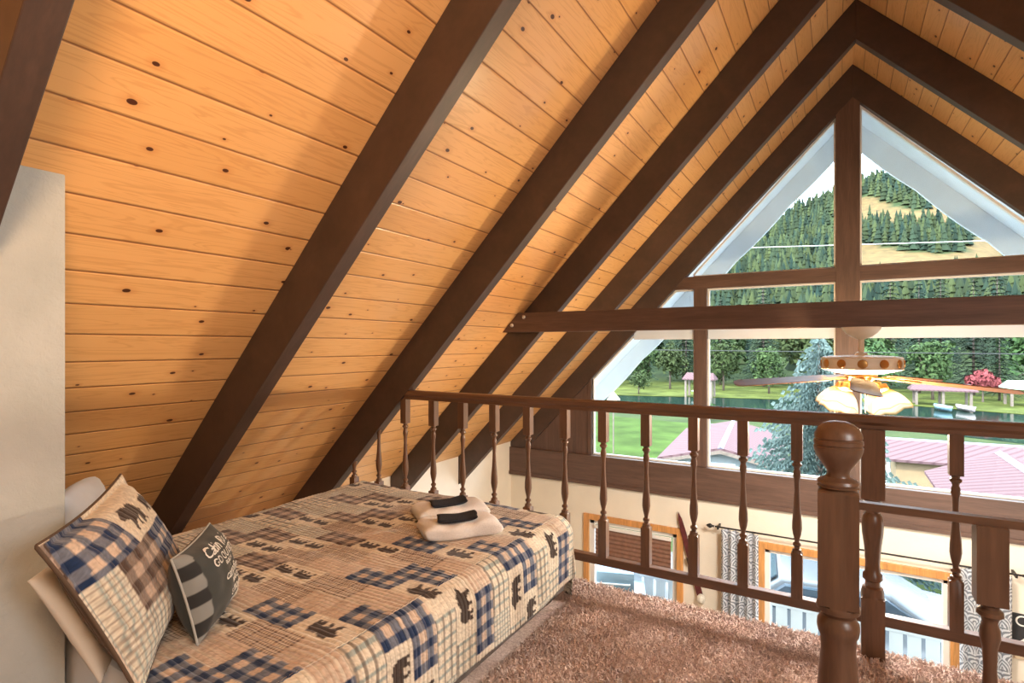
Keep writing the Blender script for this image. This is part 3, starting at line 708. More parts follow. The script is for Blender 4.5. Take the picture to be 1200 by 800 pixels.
# sham: corners (front face) A top near, B top far, E bottom near
A_, B_, E_ = Vector((-1.73, .56, -.53)), Vector((-2.27, .985, -.50)), Vector((-1.70, .80, -.945))
SH_R = (B_-A_); SH_U = (A_-E_)
nrm = SH_R.normalized().cross(SH_U.normalized()); 
SHC = (A_+B_+E_+(E_+SH_R))/4
def sham_col(X, Y): return patchwork(X+1.17, -Y+.245+.165*3, CW=.235, CH=.165, seed=4, sham=True)
me, rim, Vf = pillow_mesh('sham', .70, .50, .19, sham_col, n=96, flange=.02, pinch=.07, seed=11, backcol=(.10, .065, .04))
SHAMF = attr_fabric('patchwork_sham', ridge=.024, axis=0, strength=.7)
sham = put('pillow', me, SHAMF, None, True); sham.matrix_world = pose(SHC, SH_R, SH_U)
tag(sham, 'bear patchwork sham with brown back leaning at the head of the bed', 'pillow', 'pillows at the head of the bed')
PIPE = mat('brown_piping', (.09, .06, .04), .9)
mb = MB(); pth = [tuple(Vf[i]) for i in rim]+[tuple(Vf[rim[0]])]
mb.tube([(p[0]*1.004, p[1]*1.004, -.002) for p in pth[::2]], .0055, 6)
mb.build('piping', PIPE, sham, smooth=True)
# white pillow directly behind the sham
nvec = pose((0, 0, 0), SH_R, SH_U).col[2].to_3d()
PW = mat('cream_pillowcase', (.72, .68, .60), .9); 
def plain(c): return lambda X, Y: np.broadcast_to(np.array(c), X.shape+(3,)).copy()
PLAINF = attr_fabric('pillowcase_cotton', ridge=50, strength=.15)
me, _, _ = pillow_mesh('pc', .54, .36, .09, plain((.58, .55, .49)), n=40, pinch=.08, seed=21)
o = put('pillow', me, PLAINF, None, True); o.matrix_world = pose(SHC-nvec*.10+SH_R*.03+Vector((0, 0, -.02)), SH_R, SH_U)
tag(o, 'plain cream pillow lying flat behind the patterned bear sham, only its lower edge showing', 'pillow', 'pillows at the head of the bed')
me, _, _ = pillow_mesh('pb', .60, .42, .15, plain((.56, .62, .70)), n=48, pinch=.03, seed=31, wrinkle=.010, rnd=.45)
o = put('pillow', me, PLAINF, None, True); o.matrix_world = pose((-2.70, 1.04, -.765), (-.62, .40, -.05), (.10, -.10, .43))
tag(o, 'pale blue pillow poking up between the plaster wall and the bear sham', 'pillow', 'pillows at the head of the bed')
def strp(X, Y):
    g = np.broadcast_to(np.array((.62, .62, .60)), X.shape+(3,)).copy(); return np.where(stripes(Y, .03, .3)[..., None], np.array((.08, .09, .12)), g)
me, _, _ = pillow_mesh('ps', .34, .30, .10, strp, n=40, pinch=.10, seed=41)
o = put('pillow', me, PLAINF, None, True); o.matrix_world = pose((-2.98, 1.19, -.80), (-.70, .25, 0), (.0, -.06, .43))
tag(o, 'striped pillow at the far side, just showing beside the plaster wall edge', 'pillow', 'pillows at the head of the bed')
# small charcoal cushion with lettering
TW, TH = .36, .285
def thr(X, Y):
    g = np.broadcast_to(np.array((.052, .060, .060)), X.shape+(3,)).copy()
    e = (X < -TW/2+.05)
    ck = (np.floor((Y+1)/.046) % 2 == 0)
    g = np.where((e & ck)[..., None], np.array((.24, .26, .26)), g); g = np.where((e & ~ck)[..., None], np.array((.03, .032, .034)), g)
    return g
BLc = Vector((-1.741, .987, -.955)); wv = Vector((-.245, .265, 0)); uvv = Vector((-.065, -.045, .285))
me, rim, Vf = pillow_mesh('throw', TW, TH, .16, thr, n=60, pinch=.07, seed=51, wrinkle=.007, backcol=(.035, .04, .04))
CUSH = attr_fabric('charcoal_canvas', ridge=50, strength=.2)
cu = put('throw_pillow', me, CUSH, None, True); cu.matrix_world = pose(BLc+wv/2+uvv/2+Vector((.0, -.01, .004)), wv, uvv)
tag(cu, 'small charcoal cushion with white cabin lettering and a checked edge, leaning on the bear sham', 'pillow')
mb = MB(); pth = [tuple(Vf[i]) for i in rim]+[tuple(Vf[rim[0]])]; mb.tube([(p[0]*1.005, p[1]*1.005, 0) for p in pth], .004, 6); mb.build('piping', mat('grey_piping', (.40, .42, .41), .8), cu, smooth=True)
def cush_z(x, y):
    i = np.argmin((Vf[:, 0]-x)**2+(Vf[:, 1]-y)**2); return Vf[i, 2]
LETT = mat('white_print', (.72, .73, .70), .8)
def cush_text(body, size, x, y, shear=0, xs=1):
    c = bpy.data.curves.new('t', 'FONT'); c.body = body; c.size = size; c.align_x = 'CENTER'; c.align_y = 'CENTER'; c.shear = shear; c.offset = .0006; c.resolution_u = 4
    t = bpy.data.objects.new('t', c); COL.objects.link(t)
    me = bpy.data.meshes.new_from_object(t.evaluated_get(bpy.context.evaluated_depsgraph_get())); bpy.data.objects.remove(t)
    for v in me.vertices:
        px, py = v.co.x*xs+x, v.co.y+y; v.co = (px, py, cush_z(px, py)+.0045)
    return put('printed_words', me, LETT, cu)
for a in (('Cabin Rules', .050, .025, .098, .35, 1), ('GO OUTSIDE', .038, .025, .058, 0, 1), ('BUILD A', .018, .02, .034, 0, 1.1), ('a', .02, .02, .018, .3, 1), ('campfire', .042, .025, -.004, .35, 1), ('MAKE', .026, .03, -.035, 0, 1.2), ("s'mores", .040, .03, -.063, .35, 1), ('AND BE LAZY', .017, .03, -.090, 0, 1.1)): cush_text(*a)

# ------------------------------------------------------------------ towels
TERRY = noisy('white_terry', (.80, .80, .80), 120, .06, .95, bump=.6, bscale=260)
NAVY = noisy('black_terry', (.010, .012, .020), 120, .2, .95, bump=.6, bscale=260)
def folded(name, L, Wd, t, nl, m, c, ang, label, cat, group=None, r=.5, wb=.004, sag=.0, curl=0):
    """folded cloth: spiral-ish stack of nl layers with round fold at one long side"""
    n = 44; w_ = 26; V = []; th = t/nl
    sec = []   # outline in (y, z) of the folded bundle with soft rounded long sides and layer notches
    k_ = 60
    for i in range(k_):
        a = 2*PI*i/k_; cy, cz = math.cos(a), math.sin(a)
        y = Wd/2*math.copysign(abs(cy)**.35, cy); z = t/2*math.copysign(abs(cz)**.55, cz)
        if cy > .1 and nl > 1: y -= .010*abs(math.sin(z/t*PI*nl+PI/2))**6 if True else 0
        sec.append((y, z+t/2))
    for j in range(n+1):
        u = j/n*2-1; x = L/2*u; e = (1-abs(u)**7)**.5 if abs(u) < 1 else 0
        for y, z in sec:
            zz = t/2+(z-t/2)*(.35+.65*e); yy = y*(.93+.07*e)
            zz += wb*math.sin(x*23+y*9+len(label))*(z/t)+wb*.7*math.sin(x*51-y*33)*(z/t)-sag*(1-u*u)*(z/t)+curl*abs(u)**3*(1 if u > 0 else .3)
            V.append((x+.006*math.sin(y*40+z*30), yy+.004*math.sin(x*30), zz))
    F = [(j*k_+i, j*k_+(i+1) % k_, (j+1)*k_+(i+1) % k_, (j+1)*k_+i) for j in range(n) for i in range(k_)]
    F += [tuple(range(k_))[::-1], tuple(range(n*k_, (n+1)*k_))]
    b = MB().add(V, F); o = b.build(name, m, None, smooth=60); o.location = c; o.rotation_euler = (0, 0, ang)
    return tag(o, label, cat, group)
ta = math.atan2(.31, .25)+.02
zq = BZ+.006
folded('bath_towel', .39, .23, .080, 3, TERRY, (-1.655, 2.255, zq), ta, 'folded white bath towel on the quilt, the one nearer the camera', 'towel', 'folded white towels on the bed', wb=.003, sag=.008)
folded('bath_towel', .39, .23, .080, 3, TERRY, (-1.86, 2.445, zq), ta+.05, 'folded white bath towel on the quilt, the farther one toward the railing', 'towel', 'folded white towels on the bed', wb=.003, sag=.008)
folded('washcloth', .20, .12, .020, 2, NAVY, (-1.655, 2.235, zq+.074), ta-.1, 'folded black washcloth lying on the nearer white towel', 'washcloth', 'black washcloths', wb=.002, curl=.012)
folded('washcloth', .20, .12, .020, 2, NAVY, (-1.86, 2.43, zq+.074), ta+.02, 'folded black washcloth lying on the farther white towel', 'washcloth', 'black washcloths', wb=.002, curl=.012)

# ------------------------------------------------------------------ shag carpet
CARP = mat('shag_carpet', (.45, .27, .21), .95); _N = NB(CARP)
_v = _N.obj(); _f = _N.noise(_v, 1.6, 3); _g = _N.noise(_v, 70, 3)
_c = _N.ramp(_g, [(.3, (.54, .40, .345)), (.7, (.90, .74, .66))]); _c = _N.mix(_N.ramp(_f, [(.46, (0, 0, 0)), (.62, (.45, .45, .45))]), _c, (.40, .31, .28))
_N.l(_c, _N.b.inputs['Base Color']); _N.bump(_N.noise(_v, 160, 3), .8, .01)
struct('floor', MB().box(XWL, XWR, -2.4, 3.08, ZF-.012, ZF), CARP)
rs = np.random.RandomState(3); n_t = 85000
tx_ = rs.uniform(-1.45, 1.3, n_t); ty2 = rs.uniform(1.25, 3.085, n_t)
keep = (ty2 > 1.2) & ~((tx_ < -1.3) & (ty2 < 2.8)) & (tx_-.0 < 1.3); tx_, ty2 = tx_[keep], ty2[keep]
n_t = len(tx_); hgt = rs.uniform(.012, .024, n_t); a1 = rs.uniform(0, 6.283, n_t); lean = rs.uniform(.0, .022, n_t); wd = rs.uniform(.0025, .0045, n_t)
lx = np.cos(a1)*lean; ly = np.sin(a1)*lean; a2 = rs.uniform(0, 6.283, n_t); wx, wy = np.cos(a2)*wd, np.sin(a2)*wd
z0 = np.full(n_t, ZF-.002)
Vt = np.stack([np.stack([tx_-wx, ty2-wy, z0], 1), np.stack([tx_+wx, ty2+wy, z0], 1), np.stack([tx_+wx*.9+lx*.6, ty2+wy*.9+ly*.6, z0+hgt*.75], 1), np.stack([tx_-wx*.9+lx*.6, ty2-wy*.9+ly*.6, z0+hgt*.75], 1),
               np.stack([tx_+wx*.4+lx*1.3, ty2+wy*.4+ly*1.3, z0+hgt], 1), np.stack([tx_-wx*.4+lx*1.3, ty2-wy*.4+ly*1.3, z0+hgt], 1)], 1).reshape(-1, 3)
b0 = np.arange(n_t)*6; Ft = np.concatenate([np.stack([b0, b0+1, b0+2, b0+3], 1), np.stack([b0+3, b0+2, b0+4, b0+5], 1)]).tolist()
me = bpy.data.meshes.new('pile'); me.from_pydata(Vt.tolist(), [], Ft)
tag(put('carpet_pile', me, CARP), 'thick pinkish-brown shag pile of the loft carpet', 'carpet', kind='stuff')
# ------------------------------------------------------------------ outdoors
def terrain(x, y):
    x = np.asarray(x, float); y = np.asarray(y, float)
    s = np.clip((y-92)/260, 0, 1.15); base = 70*(s**1.25)
    base = base*(1+.03*np.sin(x*.021+1)+.02*np.sin(x*.05+y*.02))
    pk = 27*np.exp(-(((x-40)/55)**2+((y-455)/110)**2))
    dip = -16*np.exp(-(((x-75)/28)**2+((y-300)/110)**2))
    return ZG+base+pk+dip*np.clip((y-150)/60, 0, 1)
def meadow(x, y):
    """golden clearing on the right-hand hill"""
    x = np.asarray(x, float); y = np.asarray(y, float); r = x/np.maximum(y, 1)
    z = terrain(x, y); e = 1.22*z/np.maximum(y, 1)
    w_ = .010*np.sin(x*.13)+.008*np.sin(y*.09)
    top = (r > .018+w_*.4) & (r < .20) & (e < .262+w_) & (e > .105+w_*.5)
    clump = (r > .03) & (r < .17) & (e < .222+w_) & (e > .180+w_)
    return top & ~clump & (y > 150)
gx = np.linspace(-260, 330, 150); gy = np.concatenate([np.linspace(4, 90, 30), np.linspace(94, 700, 150)])
GXm, GYm = np.meshgrid(gx, gy); GZ = terrain(GXm, GYm)
md_ = meadow(GXm, GYm)
gcol = np.where(md_[..., None], np.array((.105, .072, .032)), np.array((.030, .045, .018)))
near = (GYm < 95)[..., None]; gcol = np.where(near, np.array((.030, .045, .014)), gcol)
GRD = mat('ground_cover', (.1, .1, .1), .95); _N = NB(GRD); _a = _N.n('Attribute'); _a.attribute_name = 'Col'
_c = _N.mix(.55, _a.outputs['Color'], _N.mix(1, _a.outputs['Color'], _N.ramp(_N.noise(_N.obj(), .35, 6, .6), [(.3, (.35, .4, .4)), (.7, (1.6, 1.5, 1.3))]), 'MULTIPLY')); _N.l(_c, _N.b.inputs['Base Color'])
_N.b.inputs['Specular IOR Level'].default_value = .1
me = col_mesh('ground', np.stack([GXm, GYm, GZ], -1).reshape(-1, 3), grid_faces(len(gx), len(gy)), np.stack([GXm.ravel(), GYm.ravel()], 1), gcol.reshape(-1, 3))
g_ = put('ground', me, GRD, None, True); tag(g_, kind='structure')
# pond, banks, path
def flat(name, pts, z, m, kind='structure', **k):
    o = MB().prism(pts, z-.05, z, 'z').build(name, m); 
    if kind: o['kind'] = kind
    return o
WATER = mat('pond_water', (.012, .028, .022), .06); _N = NB(WATER); _N.bump(_N.noise(_N.obj(), 3, 3), .12, .05)
flat('pond', [(-23, 54.5), (-6, 52), (6, 47), (12, 44), (30, 42), (30, 60), (14, 63.4), (6, 67.4), (-7.6, 67.4), (-25, 63)], ZG+.06, WATER)
GRASS2 = noisy('bright_bank_grass', (.060, .072, .018), .6, .4, .95, Specular_IOR_Level=.05)
flat('far_bank', [(-45, 62), (-25, 63.5), (-7.6, 68), (6, 68), (14, 64), (30, 60.5), (70, 60), (70, 92), (-45, 92)], ZG+.09, GRASS2)
flat('near_lawn', [(-22, 18), (-9, 17), (-8, 30), (-6, 43), (-26, 46)], ZG+.04, noisy('lawn', (.034, .058, .012), .5, .35, .95, Specular_IOR_Level=.05))
flat('drive', [(-9.6, 21), (-7.3, 21), (-5.6, 36), (-8.0, 44), (-9.4, 44), (-7.3, 35)], ZG+.08, noisy('gravel', (.065, .075, .072), 2, .2, .9))
flat('yard', [(-7, 8.2), (12, 8.2), (12, 16), (-7, 16)], ZG+.05, noisy('pale_gravel', (.09, .088, .084), 2, .15, .9))
# hill forest: many low conifers, one mass
CL = []
def conifers(pts, hts, rads, tiers=4, seg=6, seed=1):
    r = np.random.RandomState(seed); V = []; F = []
    for (x, y), h, R in zip(pts, hts, rads):
        z = float(terrain(x, y))-.5
        for t in range(tiers):
            zb2 = z+h*(.06+t*.9/tiers*.92); zt2 = min(z+h, zb2+h*(.42-.04*t)); rr = R*(1-t/tiers*.86)
            b = len(V); ph = r.rand()*6
            for s_ in range(seg): q = rr*(.75+.5*r.rand()); V.append((x+q*math.cos(ph+2*PI*s_/seg), y+q*math.sin(ph+2*PI*s_/seg), zb2+r.uniform(-.25, .25)))
            V.append((x, y, zt2)); F += [(b+s_, b+(s_+1) % seg, b+seg) for s_ in range(seg)]
        g = r.rand(); cc = (np.array((.012, .024, .019))*(1-g)+np.array((.044, .056, .022))*g)*(.7+.6*r.rand()); CL.extend([cc]*(tiers*(seg+1)))
    return V, F
rs = np.random.RandomState(12); P = []
tries = rs.uniform(size=(30000, 2)); X_ = tries[:, 0]*2-1; Y_ = 105+tries[:, 1]**.8*460; X_ = X_*(Y_*.36)+Y_*-.05
mk = ~meadow(X_, Y_) ; X_, Y_ = X_[mk], Y_[mk]
PTS = list(zip(X_[:6000], Y_[:6000])); 
V, F = conifers(PTS, rs.uniform(6, 11, len(PTS)), rs.uniform(1.5, 2.4, len(PTS)), 4, 6)
FOR = mat('hill_conifer_green', (.040, .068, .030), .95); _N = NB(FOR); _a = _N.n('Attribute'); _a.attribute_name = 'Col'; _N.l(_a.outputs['Color'], _N.b.inputs['Base Color']); FOR.node_tree.nodes['Principled BSDF'].inputs['Specular IOR Level'].default_value = .1
me = col_mesh('forest', V, F, np.zeros((len(V), 2)), np.array(CL)); tag(put('hill_forest', me, FOR), 'dense conifer forest covering the hills outside the gable window', 'forest', kind='stuff')
# leaf material with variation per object
def leafm(name, a, b, scale=1.2):
    m = mat(name, a, .85); N = NB(m); oi = N.n('ObjectInfo'); c = N.ramp(N.noise(N.obj(), scale, 5), [(.3, a), (.7, b)])
    hs_ = N.n('HueSaturation'); N.l(c, hs_.inputs['Color']); N.l(N.math('ADD', N.math('MULTIPLY', oi.outputs['Random'], .06), .47), hs_.inputs['Hue']); N.l(N.math('ADD', N.math('MULTIPLY', oi.outputs['Random'], .6), .7), hs_.inputs['Value'])
    N.l(hs_.outputs[0], N.b.inputs['Base Color']); N.b.inputs['Specular IOR Level'].default_value = .15
    return m
LEAF = leafm('broad_leaves', (.018, .034, .012), (.055, .085, .028)); NEED = leafm('conifer_needles', (.012, .024, .015), (.036, .056, .030)); BARK = noisy('bark', (.09, .065, .05), 10, .3)
def foliage_cloud(cent, n, size, seed, squash=1):
    """leaf sprays scattered on blobs: cent = list of (x,y,z,r)"""
    r = np.random.RandomState(seed); w = np.array([c[3]**2 for c in cent]); idx = r.choice(len(cent), n, p=w/w.sum()); C = np.array(cent)[idx]
    d = r.normal(size=(n, 3)); d /= np.linalg.norm(d, axis=1)[:, None]; d[:, 2] = np.where(d[:, 2] < -.5, -d[:, 2], d[:, 2])
    p = C[:, :3]+d*C[:, 3:4]*r.uniform(.72, 1.05, (n, 1))
    nn = d+r.normal(size=(n, 3))*.5; nn /= np.linalg.norm(nn, axis=1)[:, None]
    t = np.cross(nn, r.normal(size=(n, 3))); t /= np.linalg.norm(t, axis=1)[:, None]; b = np.cross(nn, t); s = size*r.uniform(.6, 1.4, (n, 1))
    V = np.stack([p-t*s, p+b*s*.55, p+t*s, p-b*s*.55], 1).reshape(-1, 3); i = np.arange(n)*4
    return V.tolist(), np.stack([i, i+1, i+2, i+3], 1).tolist()
def broad_tree(seed, h=10, R=3.2, n=1500):
    r = random.Random(seed); e = empty('broadleaf_tree'); cs = []
    for _ in range(16): a = r.random()*6.28; q = r.random()**.5*R*.72; z = h*(.22+.62*r.random()); cs.append((q*math.cos(a), q*math.sin(a), z, R*(.34+.22*r.random())))
    cs.append((0, 0, h*.82, R*.45)); cs.append((0, 0, h*.5, R*.75))
    V, F = foliage_cloud(cs, n, .34, seed); MB().add(V, F).build('crown', LEAF, e)
    mb = MB().tube([(0, 0, -.3), (.1, 0, h*.3), (0, .1, h*.6)], [.22, .16, .06], 8)
    for c_ in cs[:6]: mb.tube([(0.05, 0, h*.28), (c_[0]*.5, c_[1]*.5, (h*.3+c_[2])/2), c_[:3]], [.10, .06, .02], 6)
    mb.build('trunk', BARK, e, smooth=True); return e
def conifer(seed, h=14, R=2.6, mt=None, lev=26, per=11, dens=9, name='conifer_tree', sp=.30, droop=.25, top=0):
    r = random.Random(seed); e = empty(name); V = []; F = []
    for l in range(lev):
        f = l/(lev-1); z = h*(.10+.88*f); L = R*(1-f)**.85+.12
        k_ = max(4, int(per*(1-f*.55)))
        for b_ in range(k_):
            a = 2*PI*(b_/k_)+l*1.7+r.uniform(-.2, .2); LL = L*r.uniform(.75, 1.12); ca, sa = math.cos(a), math.sin(a)
            m_ = max(3, int(dens*LL/R)+2)
            for q in range(m_):
                t = (q+.6)/m_; px = LL*t; pz = z+.12*LL*t-droop*LL*t*t*1.6+r.uniform(-.05, .05); wd_ = sp*(1.15-t*.75)*(1 if h > 8 else .8)
                for sgn in (-1, 1):
                    tipx = px+sp*.75; tipy = sgn*wd_*r.uniform(.8, 1.3); b0_ = len(V)
                    for (ux, uy, uz) in ((px-sp*.25, 0, pz+.03), (px+sp*.25, sgn*.02, pz+.05), (tipx, tipy, pz-.08*r.random()), (px+.1*sp, tipy*.85, pz-.05)):
                        V.append((ux*ca-uy*sa, ux*sa+uy*ca, uz))
                    F.append((b0_, b0_+1, b0_+2, b0_+3))
    b0_ = len(V)
    MB().add(V, F).build('needles', mt or NEED, e); MB().tube([(0, 0, -.3), (0, 0, h*.98)], [R*.07, .02], 8).build('trunk', BARK, e, smooth=True)
    return e
bt = [broad_tree(s) for s in (1, 2)]; ct = [conifer(s) for s in (5, 6)]
used = set()
rs = random.Random(5); spots = []
for row, (yy, n_) in enumerate(((77, 12), (87, 13), (97, 14))):
    for i in range(n_):
        x = -40+70*(i+.5)/n_*(1+.10*row)-2*row+rs.uniform(-.6, .6); spots.append((x, yy+rs.uniform(-2, 2), row))
for x, y, row in spots:
    con = rs.random() < (.3 if row == 0 else .6); pool = ct if con else bt; src = rs.choice(pool)
    if id(src) not in used: o = src; used.add(id(src))
    else: o = copy_tree(src)
    o.location = (x, y, float(terrain(x, y))); sc = rs.uniform(.85, 1.0)*(1+.14*row)*(.72 if row == 0 else 1); o.scale = (sc*1.05, sc*1.05, sc); o.rotation_euler = (0, 0, rs.uniform(0, 6))
    rn = ['front row at the far bank of the pond', 'middle row behind the pond', 'back row below the hills'][row]
    tag(o, ('tall dark conifer in the '+rn) if con else ('rounded green leafy tree in the '+rn), 'tree', ('conifers in the ' if con else 'leafy trees in the ')+rn)
# blue spruce just outside the window
BLUE = leafm('blue_spruce_needles', (.045, .075, .07), (.15, .205, .195), 4)
sp_ = conifer(9, 6.2, 2.55, BLUE, 40, 17, 24, 'blue_spruce', .10, .10); sp_.location = (-.36, 13.8, ZG); sp_.scale = (1, 1, 1)
tag(sp_, 'big blue-grey spruce standing right outside, behind the ceiling fan and the ball-topped newel', 'tree')
for i, (x, y, s_) in enumerate(((-14.5, 33, .13), (-9, 46, .15), (10, 40, .13), (-21.3, 66.5, .28), (1.75, 20.3, .10))):
    o = copy_tree(bt[i % 2]); o.name = 'shrub'; o.location = (x, y, ZG); o.scale = (s_*1.5, s_*1.5, s_*1.1)
    tag(o, ['small round shrub on the near lawn at the left', 'low shrub on the near bank of the pond by the drive', 'low shrub at the pond edge on the right', 'slim young tree beside the far bank at the left', 'leafy bush in front of the pink metal roof at the right'][i], 'shrub')
REDL = leafm('red_leaves', (.12, .03, .025), (.25, .075, .06)); e = empty('red_maple'); V, F = foliage_cloud([(0, 0, 2.1, 1.1), (.9, .2, 1.8, .8), (-.9, 0, 1.9, .8)], 900, .22, 3); MB().add(V, F).build('crown', REDL, e); MB().tube([(0, 0, -.2), (0, 0, 2)], [.12, .05], 8).build('trunk', BARK, e)
e.location = (13.2, 75.5, ZG); e.scale = (.9, .9, 1.1); tag(e, 'small red-leaved tree beyond the pond at the right', 'tree')
# gazebo and pavilion beyond the pond
PINKR = mat('faded_red_metal_roof', (.30, .13, .12), .9, 0, Specular_IOR_Level=.1); _N = NB(PINKR); _sx = _N.n('SeparateXYZ'); _N.l(_N.obj(), _sx.inputs[0])
_r = _N.math('POWER', _N.math('ABSOLUTE', _N.math('SINE', _N.math('MULTIPLY', _N.math('ADD', _sx.outputs[0], _sx.outputs[1]), PI/.35))), 8.0); _N.l(_N.mix(_r, (.11, .066, .07), (.075, .042, .046)), _N.b.inputs['Base Color']); _N.bump(_r, .6, .03)
POST = noisy('grey_post', (.13, .10, .08), 8)
def shelter(name, x, y, w, d, hp, hr, label, mt=PINKR, npost=2, rz=0, table=False, cat='pavilion'):
    e = empty(name, (x, y, ZG), rz, label, cat)
    V = [(-w/2, -d/2, hp), (w/2, -d/2, hp), (w/2, d/2, hp), (-w/2, d/2, hp), (-w*.42, 0, hp+hr), (w*.42, 0, hp+hr)]
    V += [(a, b, c-.12) for a, b, c in V]
    F = [(0, 1, 5, 4), (2, 3, 4, 5), (1, 2, 5), (3, 0, 4), (6, 10, 11, 7), (8, 11, 10, 9), (7, 11, 8), (9, 10, 6), (0, 6, 7, 1), (1, 7, 8, 2), (2, 8, 9, 3), (3, 9, 6, 0)]
    MB().add(V, F).build('roof', mt, e)
    for i in range(npost):
        for sy in (-1, 1):
            px = -w*.4+w*.8*i/max(1, npost-1); MB().box(px-.11, px+.11, sy*d*.38-.11, sy*d*.38+.11, -.1, hp+.05).build('post', POST, e)
    if table:
        MB().box(-.9, .9, -.4, .4, .72, .78).box(-.1, .1, -.1, .1, 0, .72).build('table', WHITE, e)
    return e
shelter('gazebo', -14.0, 66.8, 3.6, 2.4, 2.2, .7, 'small gazebo with a pinkish red roof by the pond, seen left of the window post', PINKR, 2, 0, True, 'gazebo')
shelter('pavilion', 9.0, 70.0, 5.4, 3.0, 1.65, .6, 'long open pavilion with a faded red roof beyond the pond, below the fan blade', PINKR, 3)
shelter('picnic_shelter', 16.5, 73, 4.4, 3.4, 1.9, .7, 'picnic shelter with a pale green roof at the right end of the pond', noisy('pale_green_roof', (.30, .42, .32), 3), 2, 0, False, 'shelter')
for i, (x, c, l_) in enumerate(((8.3, (.16, .26, .32), 'pale blue'), (10.0, (.42, .36, .36), 'whitish pink'))):
    b = empty('rowing_boat', (x, 63.6+.5*i, ZG+.06), -1.2, l_+' rowing boat pulled up on the far bank of the pond', 'boat')
    V = []; 
    for j in range(9):
        t = j/8*2-1; w = .5*(1-abs(t)**2.5)+.03
        for a in (-1, -.75, 0, .75, 1): V.append((1.3*t, a*w, .45*abs(a)**2+.12*t*t))
    F = [(j*5+i_, j*5+i_+1, (j+1)*5+i_+1, (j+1)*5+i_) for j in range(8) for i_ in range(4)]
    h_ = MB().add(V, F).build('hull', mat('boat_paint_%d' % i, c, .4), b, smooth=True); h_.modifiers.new('s', 'SOLIDIFY').thickness = .05
    MB().box(-.4, -.2, -.42, .42, .3, .34).box(.3, .5, -.40, .40, .3, .34).build('bench', POST, b)
# bird house on a pole
bh = empty('birdhouse', (-10.1, 27.3, ZG), .3, 'wooden birdhouse with a pale pointed roof on a tall thin pole', 'birdhouse')
MB().tube([(0, 0, 0), (0, 0, 3.0)], .035, 8).build('pole', POST, bh); MB().box(-.16, .16, -.16, .16, 3.0, 3.3).build('box', noisy('pale_wood', (.30, .20, .13), 8), bh)
MB().prism([(-.34, 3.22), (0, 3.62), (.34, 3.22)], -.28, .28).build('roof', noisy('pale_roof_wood', (.40, .30, .20), 8), bh)
# outbuildings with faded red roofs
def shed(name, x, y, w, L, hw, hr, rz, wall, label):
    e = empty(name, (x, y, ZG), rz, label, 'shed')
    MB().prism([(-w/2, 0), (w/2, 0), (w/2, hw), (0, hw+hr), (-w/2, hw)], 0, L).build('walls', wall, e)
    o_ = .3; kk = hr/(w/2)
    for s in (-1, 1):
        MB().prism([(0, hw+hr+.10), (s*(w/2+o_), hw-kk*o_+.10), (s*(w/2+o_), hw-kk*o_+.02), (0, hw+hr+.02)], -o_, L+o_).build('roof_slope', PINKR, e)
    MB().prism([(-.12, hw+hr+.06), (0, hw+hr+.14), (.12, hw+hr+.06)], -o_, L+o_).build('ridge_cap', mat('ridge_metal', (.16, .16, .22), .4), e)
    mb = MB()
    for s in (-1, 1): mb.prism([(0, hw+hr+.02), (s*(w/2+o_), hw-kk*o_+.02), (s*(w/2+o_), hw-kk*o_-.10), (0, hw+hr-.10)], -o_-.03, -o_)
    mb.build('barge_board', POST, e); MB().box(-.45, .45, -.03, .0, 0, min(2.0, hw)).build('shed_door', WHITE, e)
    return e
SID = noisy('pale_metal_siding', (.19, .21, .21), 3, .1); TANW = noisy('tan_siding', (.26, .18, .10), 3, .1)
shed('metal_shed', -3.45, 19.8, 3.6, 7, 2.05, .42, .10, SID, 'pale metal shed with a faded red roof on the lawn, seen between the far balusters')
b2 = shed('cabin_outbuilding', 1.6, 24.5, 3.4, 11, 2.15, .36, -PI/2+.06, TANW, 'tan outbuilding with a long pinkish red metal roof, seen right of the spruce')
b3 = shed('cabin_outbuilding', 4.0, 14.4, 2.9, 6, 2.25, .62, 0, SID, 'nearer outbuilding with pinkish roof and bluish ridge cap at the right frame edge')
# power lines
for i, (p0, p1, c, l_) in enumerate((((-3.9, 32.6, 5.42), (8.1, 37.2, 5.42), (.42, .42, .40), 'pale overhead wire crossing the upper gable window'), ((-9, 33, -.22), (6, 35.5, -.36), (.02, .02, .02), 'dark overhead wire crossing the big lower windows'))):
    p0, p1 = Vector(p0), Vector(p1); pts = [p0+(p1-p0)*(-2.5+6*j/14) for j in range(15)]
    o = MB().tube(pts, .022, 5).build('overhead_wire', mat('wire_%d' % i, c, .5)); tag(o, l_, 'cable')
flat('parking_terrace', [(-7, 8.5), (12, 8.5), (12, 12.9), (-7, 12.9)], ZG+.95, noisy('terrace_gravel', (.10, .098, .094), 2, .15, .9)).location.z = 0
# ------------------------------------------------------------------ deck, deck rail, grill, cars
DECK = noisy('grey_deck_boards', (.28, .27, .25), 4, .1, .7)
struct('deck', MB().box(-5, 6, GY+.16, 8.35, ZL-.16, ZL-.06), DECK)
for x in (-4.9, 0, 5.9):
    o = MB().box(x-.08, x+.08, 8.1, 8.26, ZG, ZL-.16).build('deck_post', WHITE); o['kind'] = 'structure'; o.name = 'trim_deck'
dr = empty('deck_railing', (.5, 8.15, ZL-.06), 0, 'white deck railing with wide upright boards outside the lower front windows', 'railing')
for x0, x1, z0, z1 in ((-5.4, 5.4, .86, .92), (-5.4, 5.4, .78, .83), (-5.4, 5.4, .05, .10)): MB().box(x0, x1, -.04 if z1 < .9 else -.07, .04 if z1 < .9 else .07, z0, z1).build('deck_rail', WHITE, dr, bevel=.004)
for i in range(60): MB().box(-5.36+i*.18, -5.36+i*.18+.135, -.018, .018, .10, .79).build('picket', WHITE, dr)
